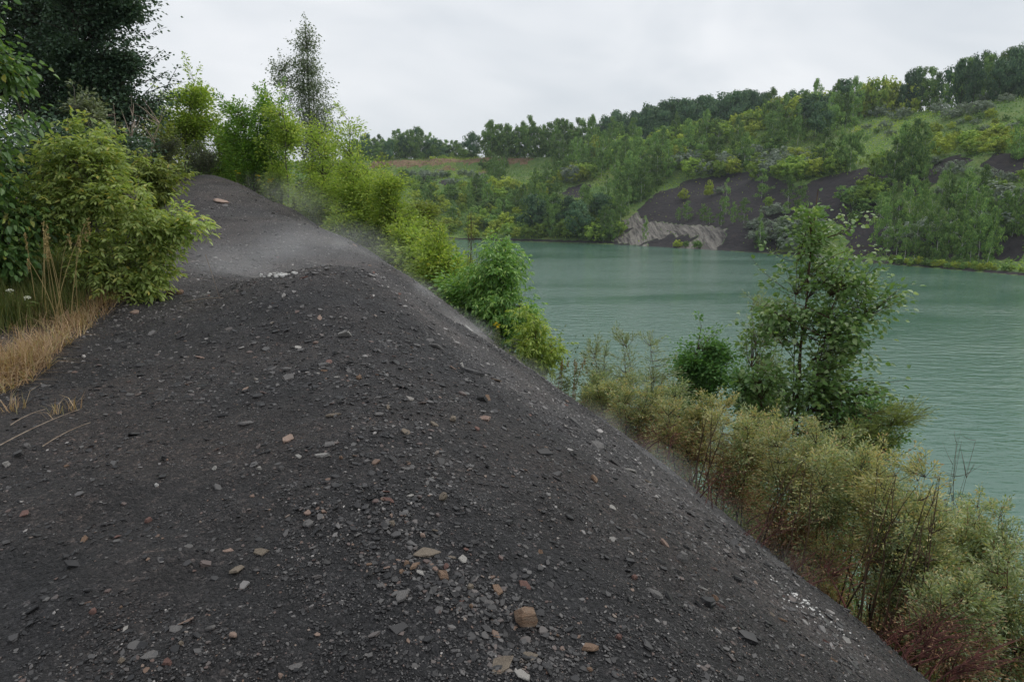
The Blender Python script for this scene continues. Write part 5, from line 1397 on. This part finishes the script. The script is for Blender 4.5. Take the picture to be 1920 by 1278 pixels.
# ordinary shale pieces: one object each
cnt = 0
zones = [
 ('near', 66, lambda u, v: v > 760, (7, 15)),
 ('hump', 46, lambda u, v: 530 < v <= 760, (7, 13)),
 ('far', 26, lambda u, v: v <= 530, (7, 12))]
ZL = {'near': 'on the dark gravel of the near slope', 'hump': 'on the dark gravel around the hump', 'far': 'on the pale path beyond the hump'}
kinds = [('st_grey', 'grey shale flake', .50), ('st_dark', 'blackish shale flake', .27), ('st_pink', 'pinkish burnt flake', .08), ('st_tan', 'tan sandy chip', .05), ('st_red', 'dull red flake', .06), ('st_pale', 'pale grey chip', .04)]
for zn, num, cond, pxr in zones:
    cen = srng.uniform((150, 380), (1350, 1230), (22, 2))
    cen[:10] = [(650, 690), (720, 800), (830, 880), (760, 960), (800, 1070), (930, 1130), (860, 660), (1100, 830), (1290, 1010), (600, 960)]
    ck = srng.integers(0, 22, 6000)
    U = np.where(srng.random(6000) < .65, cen[ck, 0] + srng.normal(0, 60, 6000), srng.uniform(0, 1650, 6000))
    Vv = np.where(srng.random(6000) < .65, cen[ck, 1] + srng.normal(0, 34, 6000), srng.uniform(340, 1275, 6000))
    clus = 0.6 + 1.6 * fbm(U, Vv * 1.5, 160, 2, 15)
    m = np.array([cond(a, b) for a, b in zip(U, Vv)]) & (srng.random(6000) < clus)
    U, Vv = U[m], Vv[m]
    q, t, ok = hit_near(U, Vv)
    g_ = ok & in_gravel(q) & (t < 26)
    q, t = q[g_][:num], t[g_][:num]
    nn = normal_near(q[:, 0], q[:, 1])
    zz = surf(q[:, 0], q[:, 1])
    for a, b, c, d in zip(q, t, nn, zz):
        mt, nm, _ = kinds[srng.choice(len(kinds), p=[k[2] for k in kinds])]
        w = min(.16, srng.uniform(*pxr) * srng.uniform(.8, 1.25) / FPX * b)
        put_stone((a[0], a[1], d), c, w, mt, 'slab' if srng.random() < .6 else 'shard', 'loose ' + nm + ' ' + ZL[zn], nm.split(' ')[0] + ' shale pieces ' + ZL[zn], tilt=.2, sx=srng.uniform(1, 1.5), sink=.15)

# the gravel itself: a few hundred thousand chips, one object
def chip_points(n, r0, r1, pw, size, seed):
    rng = np.random.default_rng(seed)
    th = rng.uniform(R(-50), R(46), n)
    uq = rng.random(n)
    e = 2 - pw
    r = (r0 ** e + uq * (r1 ** e - r0 ** e)) ** (1 / e)
    x, y = r * np.sin(th), r * np.cos(th)
    q = np.stack([x, y], -1)
    den = 0.62 + 1.7 * fbm(x, y, 0.7, 3, seed)
    m = in_gravel(q) & (rng.random(n) < den)
    x, y, r = x[m], y[m], r[m]
    z = surf(x, y)
    nn = normal_near(x, y)
    n = len(x)
    s = np.maximum(size * rng.lognormal(0, .5, n), r * .0009)
    s = np.minimum(s, size * 4.5)
    # euler angles: tilt with the slope plus scatter
    yaw = rng.uniform(0, 6.28, n)
    rot = np.empty((n, 3))
    tl = rng.normal(0, .35, (n, 2))
    for i in range(n): pass
    nx_, ny_, nz_ = nn[:, 0] + tl[:, 0] * .75, nn[:, 1] + tl[:, 1] * .75, nn[:, 2]
    # R = Rz * Ry * Rx (XYZ euler): the z axis of the chip points along n when rx = -asin(ny'), ry = atan2(nx, nz), then spun by a vertical turn
    ln = np.sqrt(nx_ ** 2 + ny_ ** 2 + nz_ ** 2)
    az = np.arctan2(ny_, nx_); inc = np.arccos(nz_ / ln)
    # tilt about the chip's own y axis by inc, heading az: Rz(az) Ry(inc) ; the chips are irregular so the free spin is left to the mesh variants
    rot[:, 0] = 0; rot[:, 1] = inc; rot[:, 2] = az
    return np.stack([x, y, z + s * .08], -1), rot, s, yaw
NV = 24
def chip_source(mat):
    src = bpy.data.collections.new('gravel_chip_shapes')
    for k in range(NV):
        me = SLAB[k % 12].copy() if k % 3 else SHARD[k % 6].copy()
        a = k * 2.4; ca, sa = math.cos(a), math.sin(a)
        for vt in me.vertices:
            x, y, z = vt.co
            vt.co = ((x * ca - y * sa), (x * sa + y * ca), z * 1.1)
        me.materials.clear(); me.materials.append(M[mat])
        src.objects.link(bpy.data.objects.new('gravel_chip', me))
    return src
def gn_scatter(name, pts, rot, s, idx, src):
    me = bpy.data.meshes.new(name)
    me.vertices.add(len(pts)); me.vertices.foreach_set('co', np.asarray(pts, np.float32).ravel())
    a = me.attributes.new('rot', 'FLOAT_VECTOR', 'POINT'); a.data.foreach_set('vector', np.asarray(rot, np.float32).ravel())
    a = me.attributes.new('scl', 'FLOAT', 'POINT'); a.data.foreach_set('value', np.asarray(s, np.float32))
    a = me.attributes.new('pick', 'INT', 'POINT'); a.data.foreach_set('value', np.asarray(idx, np.int32))
    o = bpy.data.objects.new(name, me); COL.objects.link(o)
    ng = bpy.data.node_groups.new(name + '_nodes', 'GeometryNodeTree')
    ng.interface.new_socket('Geometry', in_out='INPUT', socket_type='NodeSocketGeometry')
    ng.interface.new_socket('Geometry', in_out='OUTPUT', socket_type='NodeSocketGeometry')
    N, L = ng.nodes, ng.links
    gi, go = N.new('NodeGroupInput'), N.new('NodeGroupOutput')
    ci = N.new('GeometryNodeCollectionInfo'); ci.inputs['Collection'].default_value = src
    ci.inputs['Separate Children'].default_value = True; ci.inputs['Reset Children'].default_value = True
    ip = N.new('GeometryNodeInstanceOnPoints'); ip.inputs['Pick Instance'].default_value = True
    def attr(nm, ty):
        n = N.new('GeometryNodeInputNamedAttribute'); n.data_type = ty; n.inputs['Name'].default_value = nm
        return n.outputs['Attribute']
    L.new(gi.outputs[0], ip.inputs['Points']); L.new(ci.outputs[0], ip.inputs['Instance'])
    L.new(attr('rot', 'FLOAT_VECTOR'), ip.inputs['Rotation']); L.new(attr('scl', 'FLOAT'), ip.inputs['Scale']); L.new(attr('pick', 'INT'), ip.inputs['Instance Index'])
    L.new(ip.outputs[0], go.inputs[0])
    o.modifiers.new('scatter', 'NODES').node_group = ng
    o['kind'] = 'stuff'
    return o
parts_ = [chip_points(330000, 1.6, 11, 1.45, .0068, 101), chip_points(95000, 1.8, 20, .9, .0125, 102), chip_points(46000, 2.0, 26, .5, .019, 103), chip_points(130000, 8.5, 27, .6, .018, 105), chip_points(7000, 2.0, 26, .6, .034, 104)]
def rubble(n, px, size, seed):
    rng = np.random.default_rng(seed)
    q, t, ok = hit_near(px[:, 0], px[:, 1])
    q = q[ok & (t < 27)][:n]; t = t[ok & (t < 27)][:n]
    nn = normal_near(q[:, 0], q[:, 1]) + rng.normal(0, .22, (len(q), 3)) * np.array([1, 1, 0])
    ln = np.linalg.norm(nn, axis=1)
    s = np.clip(size * rng.lognormal(0, .45, len(q)), 0, size * 2.6)
    q[:, 2] = surf(q[:, 0], q[:, 1]) + s * .05
    return q, np.stack([np.zeros(len(q)), np.arccos(nn[:, 2] / ln), np.arctan2(nn[:, 1], nn[:, 0])], -1), s, None
_rr = np.random.default_rng(31)
_c = _rr.uniform((690, 505), (1660, 1262), (9000, 2)); _c = _c[poly_mask(_c[:, 0], _c[:, 1], flank_zone)]
parts_.append(rubble(2600, _c, .026, 1))
_k = _rr.integers(0, 10, 3200)
parts_.append(rubble(3200, np.array([(650, 690), (720, 800), (830, 880), (760, 960), (800, 1070), (930, 1130), (860, 660), (1100, 830), (980, 1220), (600, 960)], float)[_k] + _rr.normal(0, 1, (3200, 2)) * np.array([62, 36]), .018, 2))
parts_.append(rubble(1500, np.stack([_rr.uniform(250, 800, 1500), _rr.uniform(345, 520, 1500)], -1), .042, 3))
parts_.append(rubble(2200, np.stack([_rr.uniform(0, 900, 2200), _rr.uniform(520, 760, 2200)], -1), .030, 4))
cp_ = np.concatenate([a[0] for a in parts_]); cr_ = np.concatenate([a[1] for a in parts_]); cs_ = np.concatenate([a[2] for a in parts_])
pick_ = np.random.default_rng(9).integers(0, NV, len(cp_))
dusty_ = dust_light_at(cp_) + np.random.default_rng(10).normal(0, .28, len(cp_)) > .45  # pale chips follow the same mask of dusty ash and painted mist
for nm_, sel_, mt_, lb_ in (('gravel', ~dusty_, 'chip', 'dark loose shale gravel covering the ridge'), ('dusty_gravel', dusty_, 'chip_dusty', 'ash-dusted shale gravel on the path and the steaming edge')):
    gn_scatter(nm_, cp_[sel_], cr_[sel_], cs_[sel_], pick_[sel_], chip_source(mt_))['label'] = lb_

# grass blades
def blades(name, xy, h, w, lean, mat, seed, bend=.5):
    rng = np.random.default_rng(seed)
    n = len(xy)
    z = surf(xy[:, 0], xy[:, 1]) - .01
    b = np.stack([xy[:, 0], xy[:, 1], z], -1)
    h = h * rng.uniform(.45, 1.25, n)[:, None]
    a = rng.uniform(0, 6.28, n)
    d = np.stack([np.cos(a), np.sin(a), np.zeros(n)], -1) * (lean * rng.random(n) ** .7)[:, None]
    side = unit(np.cross(d + np.array([1e-3, 0, 0]), np.array([0, 0, 1.0]))) * (w * rng.uniform(.6, 1.3, n))[:, None]
    up = np.array([0, 0, 1.0])
    m = b + up * h * .55 + d * h * .35
    t = b + up * h * (1 - bend * .35 * np.linalg.norm(d, axis=1)[:, None]) + d * h * 1.0
    v = np.stack([b - side, b + side, m + side * .7, m - side * .7, t], 1).reshape(-1, 3)
    k = np.arange(n)[:, None] * 5
    return mesh_np(name, v, k + np.array([0, 1, 2, 3]), k + np.array([3, 2, 4]))
grng = np.random.default_rng(77)
def in_px(poly, n, jitter=0):
    """points on the ground inside a patch of the near left bank (photo outline carried onto the ground)"""
    poly = np.array(poly, float)
    lo, hi = poly.min(0), poly.max(0)
    c = lo + (hi - lo) * grng.random((n * 4, 2))
    c = c[poly_mask(c[:, 0], c[:, 1], poly)]
    q, t, ok = hit_near(c[:, 0], c[:, 1])
    q = q[ok & (t < 20)]
    return q[:n, :2]
dry = [(-60, 560), (60, 545), (130, 540), (250, 518), (240, 555), (150, 615), (105, 665), (30, 715), (-60, 745)]
cl = in_px(dry, 520)
cl = cl[grng.random(len(cl)) < .55 + 1.6 * fbm(cl[:, 0], cl[:, 1], .6, 2, 3)]
xy = np.repeat(cl, 13, 0) + grng.normal(0, .06, (len(cl) * 13, 2))
o = link('dry_grass', blades('dry_grass', xy, .25, .003, 1.35, None, 1), M['dry_grass']); o['kind'] = 'stuff'; o['label'] = 'straw-coloured dry grass along the left edge of the gravel'
lit = in_px([(-60, 690), (90, 640), (240, 520), (280, 515), (240, 560), (130, 650), (60, 720), (-60, 770)], 1700)
o = link('fallen_straw', blades('fallen_straw', lit, .22, .003, 2.6, None, 2), M['dry_grass']); o['kind'] = 'stuff'; o['label'] = 'flattened straw lying over the gravel edge'
cl = in_px([(-60, 470), (200, 470), (260, 500), (215, 540), (120, 600), (-60, 640)], 700)
xy = np.repeat(cl, 12, 0) + grng.normal(0, .07, (len(cl) * 12, 2))
o = link('green_grass', blades('green_grass', xy, .36, .004, .6, None, 3), M['green_grass']); o['kind'] = 'stuff'; o['label'] = 'green grass under the box elder bush'
tufts = [(218, 535, .34, 'pale dry grass tuft at the tip of the straw, farthest onto the gravel'), (198, 566, .26, 'small dry tuft just below the farthest pale tuft'), (70, 690, .20, 'thin dry tuft lowest on the gravel at left'),
         (135, 560, .36, 'dry tuft in front of the tall stalks'), (150, 610, .2, 'short flattened dry tuft at the gravel edge'), (20, 770, .16, 'sparse dry tuft at the left frame edge'), (125, 770, .13, 'tiny dry tuft on the dark gravel at left')]
for k, (u, v, hh, lab) in enumerate(tufts):
    q = hit_near([u], [v])[0][0]
    me = blades('blade_tuft', q[:2] + grng.normal(0, .05, (110 if v < 760 else 40, 2)), hh, .003, 1.1, None, 30 + k, .9)
    me.transform(__import__('mathutils').Matrix.Translation((-q[0], -q[1], -q[2]))); me.materials.append(M['dry_grass'])
    thing('grass_tuft', lab, 'grass tuft', q, 'dry tufts on the left', me)
# tall dry stalks, flowers and weeds
def stalk(name, label, cat, u, v, t, h, lean, mat, head, group=None, leaves=0, leafmat='weed', nst=1, hr=.02):
    f = at(u, v, t); x, y = f[0], f[1]
    z = float(surf(np.array([x]), np.array([y]))[0])
    root = thing(name, label, cat, (x, y, z), group)
    rng = np.random.default_rng(int(u * 7 + v))
    P, D = [], []
    for s in range(nst):
        l = np.array([lean + rng.normal(0, .10), rng.normal(0, .10)]) * h
        b = np.array([rng.normal(0, .03), rng.normal(0, .03), -.03])
        e = np.array([l[0], l[1], h * rng.uniform(.8, 1.05)])
        pts = bezier(b, (b + e) / 2 + np.array([-l[0] * .3, 0, .06]), e, 7)
        tb = Tubes(); tb.add(pts, np.linspace(.0045, .002, 7), 4)
        link('stem', tb.mesh('stem'), M[mat], root)
        if leaves:
            f_ = rng.uniform(.1, .95, leaves); i = (f_ * 6).astype(int); P.append(pts[i]); a = rng.uniform(0, 6.28, leaves)
            D.append(np.stack([np.cos(a), np.sin(a), rng.uniform(-.1, .7, leaves)], -1))
        if head:
            n = 46
            if head == 'stalk':
                fp = pts[-1] + np.stack([rng.normal(0, .006, n), rng.normal(0, .006, n), -rng.random(n) * h * .16], -1); dd = np.array([lean, 0, 1.0]) + rng.normal(0, .5, (n, 3)); LL = .022
            else:
                rr = rng.random(n) ** .5 * hr; a = rng.uniform(0, 6.28, n)
                fp = pts[-1] + np.stack([rr * np.cos(a), rr * np.sin(a), rng.normal(0, hr * .18, n)], -1); dd = rng.normal(0, 1, (n, 3)) + np.array([0, 0, .3]); LL = hr * .5
            o_ = link('flower_head' if head != 'stalk' else 'seed_head', leaf_mesh('flower_head', rng, fp, dd, LL, LL * .7, 0, .6), M[head], root); o_['kind'] = 'stuff'
    if leaves:
        o_ = link('foliage', leaf_mesh('foliage', rng, np.concatenate(P), np.concatenate(D), .085, .02, .25, .4), M[leafmat], root); o_['kind'] = 'stuff'
    return root
for u, h, lean, lab in [(62, 1.05, .10, 'tall straw stalk farthest left before the box elder'), (78, 1.2, .05, 'tall straw stalk with a pale seed head before the box elder'), (100, 1.1, .16, 'leaning straw stalk in the middle of the row'),
                        (112, .95, .02, 'upright straw stalk right of the leaning one'), (128, 1.15, .14, 'tallest leaning straw stalk at the right of the row'), (90, .8, -.05, 'short straw stalk leaning left')]:
    stalk('dry_stalk', lab, 'stalk', u, 500, 7.4, h, lean, 'stalk', 'stalk', 'straw stalks before the box elder', nst=2)
stalk('yarrow', 'white yarrow head nearest the left frame edge', 'flower', 14, 500, 7.2, .42, .02, 'weed', 'white_flower', 'white yarrow', 12, hr=.032)
stalk('yarrow', 'second white yarrow head right of the first', 'flower', 44, 512, 7.2, .36, .02, 'weed', 'white_flower', 'white yarrow', 12, hr=.03)
stalk('thistle', 'pink flower head above the box elder bush', 'flower', 116, 330, 8.9, 1.55, .0, 'weed', 'pink_flower', None, 16, hr=.028)
WEEDS = [(446, 350, 25.5, .55, 'yellow_flower', 'yellow-flowering weed at the crest edge, leftmost'), (466, 362, 25, .6, None, 'grey-green weed at the crest edge'), (486, 372, 24.5, .65, 'yellow_flower', 'yellow-flowering weed under the bright green bush'),
         (508, 385, 24, .75, 'yellow_flower', 'tall yellow-dotted weed below the bright green bush'), (528, 395, 23.5, .6, None, 'leafy weed right of the tall yellow-dotted one'), (552, 405, 23, .6, None, 'green weed at the foot of the box elder row'),
         (600, 425, 22, .55, None, 'green weed on the slope edge below the long shoot'), (930, 640, 13.6, .45, 'yellow_flower', 'yellow-dotted weed at the foot of the ash'), (960, 665, 12.8, .55, None, 'silvery upright weed at the foot of the ash'),
         (1000, 690, 12.2, .35, None, 'pale weed above the hedge end'), (1050, 725, 11.4, .55, 'stalk', 'dry reddish weed stalks at the end of the hedge'), (1075, 740, 10.9, .7, 'stalk', 'tall dry weed stalks at the end of the hedge'), (1062, 735, 11.2, .4, None, 'light green grass clump at the end of the hedge')]
for u, v, t, h, hd, lab in WEEDS:
    stalk('weed', lab, 'weed', u, v, t + .5, h, .03, 'weed' if hd != 'stalk' else 'dead_leaf', hd, 'weeds along the slope edge', 26, 'weed' if 'silvery' not in lab and 'grey' not in lab else 'wormwood', 5, .03)
# undergrowth on the slopes beneath the bushes
def under(name, n, cond, size, mat, seed, h0=.5):
    rng = np.random.default_rng(seed)
    x, y = rng.uniform(-16, 15, n * 3), rng.uniform(1, 34, n * 3)
    m = ~in_gravel(np.stack([x, y], -1)) & cond(x, y)
    x, y = x[m][:n], y[m][:n]
    z = near_h(x, y)
    k = z > .1
    x, y, z = x[k], y[k], z[k]
    hh = rng.random(len(x)) ** 1.6 * h0 * (.5 + 1.5 * np.clip(fbm(x, y, .9, 2, seed) + .4, 0, 1))
    p = np.stack([x, y, z + hh], -1)
    d = rng.normal(0, 1, p.shape) + np.array([0, 0, .7])
    o = link(name, leaf_mesh(name, rng, p, d, size, size * .32, .15, .3), M[mat]); o['kind'] = 'stuff'
    return o
right_ = lambda x, y: x > -9.0 + 0 * y
flank = lambda x, y: (x * .91 + y * .415) > 1.0
under('undergrowth', 60000, lambda x, y: flank(x, y) & (x > -8), .09, 'weed', 1, .95)['label'] = 'leafy undergrowth on the slope below the gravel'
under('dead_undergrowth', 30000, lambda x, y: flank(x, y) & (x > 1.0) & (y < 13), .05, 'dead_leaf', 2, .8)['label'] = 'brown dead undergrowth beneath the hedge'
under('shade_undergrowth', 12000, lambda x, y: ~flank(x, y) & (y > 8), .10, 'bright_leaf', 3, .7)['label'] = 'leafy undergrowth on the left bank'
# a few dry sticks
for k, (u0, v0, u1, v1, t0, lab) in enumerate([(0, 838, 150, 770, 0, 'long dry stick lying at the left frame edge'), (80, 840, 170, 795, 0, 'second dry stick right of the long one'), (20, 800, 85, 770, 0, 'short dry stick behind the long one'),
                                       (345, 568, 420, 560, 0, 'pale crooked stick left of the hump'), (395, 500, 412, 565, 0, 'thin upright twig stuck in the gravel left of the hump')]):
    a, b = hit_near([u0, u1], [v0, v1])[0]
    if k == 4:
        b = hit_near([412], [562])[0][0]; a = b + np.array([-.12, .0, .5])
    mid = (a + b) / 2 + np.array([0, 0, .04])
    tb = Tubes(); tb.add(bezier(a + np.array([0, 0, .012]) - b, mid - b, np.array([0, 0, .012]), 8), np.linspace(.0034, .002, 8), 5)
    me = tb.mesh('dry_stick'); me.materials.append(M['bark_bare'])
    thing('dry_stick', lab, 'stick', b, None, me)

# ------------------------------------------------------------------ fumes over the burning spoil, and the damp air
def fume_mat(name, dens):
    m, N, L = new_mat(name)
    tc = N.new('ShaderNodeTexCoord')
    ln = N.new('ShaderNodeVectorMath'); ln.operation = 'LENGTH'
    L.new(tc.outputs['Object'], ln.inputs[0])
    f = mathn(N, L, 'SUBTRACT', 1.0, ln.outputs['Value'], True)
    f = mathn(N, L, 'POWER', f, 1.4)
    geo = N.new('ShaderNodeNewGeometry')
    n = noise(N, L, geo.outputs['Position'], 1.1, 4, 0.6, 0.5)
    nn = mathn(N, L, 'SUBTRACT', n.outputs['Fac'], 0.32, True)
    d = mathn(N, L, 'MULTIPLY', mathn(N, L, 'MULTIPLY', f, nn), dens)
    vol = N.new('ShaderNodeVolumePrincipled')
    vol.inputs['Color'].default_value = (.93, .94, .96, 1)
    vol.inputs['Anisotropy'].default_value = 0.2
    L.new(d, vol.inputs['Density'])
    out = N.new('ShaderNodeOutputMaterial')
    L.new(vol.outputs[0], out.inputs['Volume'])
    return m
def ball():
    import bmesh
    bm = bmesh.new(); bmesh.ops.create_icosphere(bm, subdivisions=3, radius=1.0)
    me = bpy.data.meshes.new('fume'); bm.to_mesh(me); bm.free()
    return me
fume_me = ball(); fume_me.materials.append(fume_mat('pale_fume', 3.0))
fume_thin = ball(); fume_thin.materials.append(fume_mat('thin_fume', .95))
def fume(a, b, wid, high, me, lift=.1):
    a, b = np.array(a), np.array(b)
    c = (a + b) / 2 + np.array([0, 0, lift])
    o = bpy.data.objects.new('steam', me); COL.objects.link(o)
    o.location = c
    d = Vector(b - a)
    o.rotation_mode = 'QUATERNION'; o.rotation_quaternion = d.to_track_quat('X', 'Z')
    o.scale = (d.length * .5 * 1.35, wid, high)
    o['kind'] = 'stuff'; o['label'] = 'pale steam drifting off the burning spoil'
    return o
fl = flank_line
for i in range(len(fl) - 1):
    fume(np.array(fl[i]) + (-.22, -.1, .14), np.array(fl[i + 1]) + (-.22, -.1, .14), .5, .22, fume_me if i < 5 else fume_thin, .0)
fume(at(420, 500, 13), at(700, 490, 14.8), 1.9, .75, fume_thin, .25)
fume(at(560, 450, 16), at(760, 515, 15.5), 1.6, .7, fume_thin, .2)
fume(at(330, 540, 9.5), at(560, 505, 12), 1.2, .5, fume_thin, .2)
fume(at(480, 365, 25), at(640, 440, 21.5), 1.2, .9, fume_thin, .35)

haze_m, N_, L_ = new_mat('damp_air')
hv = N_.new('ShaderNodeVolumePrincipled')
hv.inputs['Color'].default_value = (.80, .88, .97, 1)
hv.inputs['Density'].default_value = 0.00012
hv.inputs['Anisotropy'].default_value = 0.25
ho = N_.new('ShaderNodeOutputMaterial'); L_.new(hv.outputs[0], ho.inputs['Volume'])
hz0, hz1 = -8.0, 96.0
bv = [(x, y, z) for z in (hz0, hz1) for y in (-320, 2230) for x in (-1530, 1530)]
bq = [(0, 2, 3, 1), (4, 5, 7, 6), (0, 1, 5, 4), (2, 6, 7, 3), (0, 4, 6, 2), (1, 3, 7, 5)]
hz = link('haze', mesh_np('haze', bv, bq), haze_m)
hz['kind'] = 'stuff'
hz['label'] = 'damp grey air over the lake'

# ------------------------------------------------------------------ labels: where several share one, say which by its place
bpy.context.view_layer.update()
ORD = ['leftmost', 'second from the left', 'third from the left', 'fourth from the left', 'fifth from the left', 'sixth from the left', 'seventh from the left', 'eighth from the left']
_by = {}
for o in list(COL.objects):
    if o.parent is None and 'category' in o: _by.setdefault(o['label'], []).append(o)
for lab, os_ in _by.items():
    if len(os_) < 2: continue
    pu = []
    for o in os_:
        u, v, d = project(np.array(o.location)); pu.append((float(u), float(v), o))
    pu.sort(key=lambda k: k[0])
    n = len(pu)
    if n <= 8:
        for k, (u, v, o) in enumerate(pu): 
            x = ', ' + ('rightmost' if k == n - 1 else ORD[k])
            o['label'] = lab + x if len((lab + x).split()) <= 16 else lab
    else:
        vm = sorted(p[1] for p in pu)[n // 2]
        seg = max(5, int(math.ceil(n / 2.0))); Z5 = ['at its left end', 'left of its middle', 'at its middle', 'right of its middle', 'at its right end']
        bk = {}
        for k, (u, v, o) in enumerate(pu): bk.setdefault((min(4, k * 5 // n), v < vm), []).append(o)
        for (z, up), l in bk.items():
            for k, o in enumerate(l):
                t = (' rearmost ' if up else ' foremost ')
                
                ex = [', ' + Z5[z] + (', farther back' if up else ', nearer'), ', ' + Z5[z], '']
                o['label'] = next(lab + x for x in ex if len((lab + x).split()) <= 16)
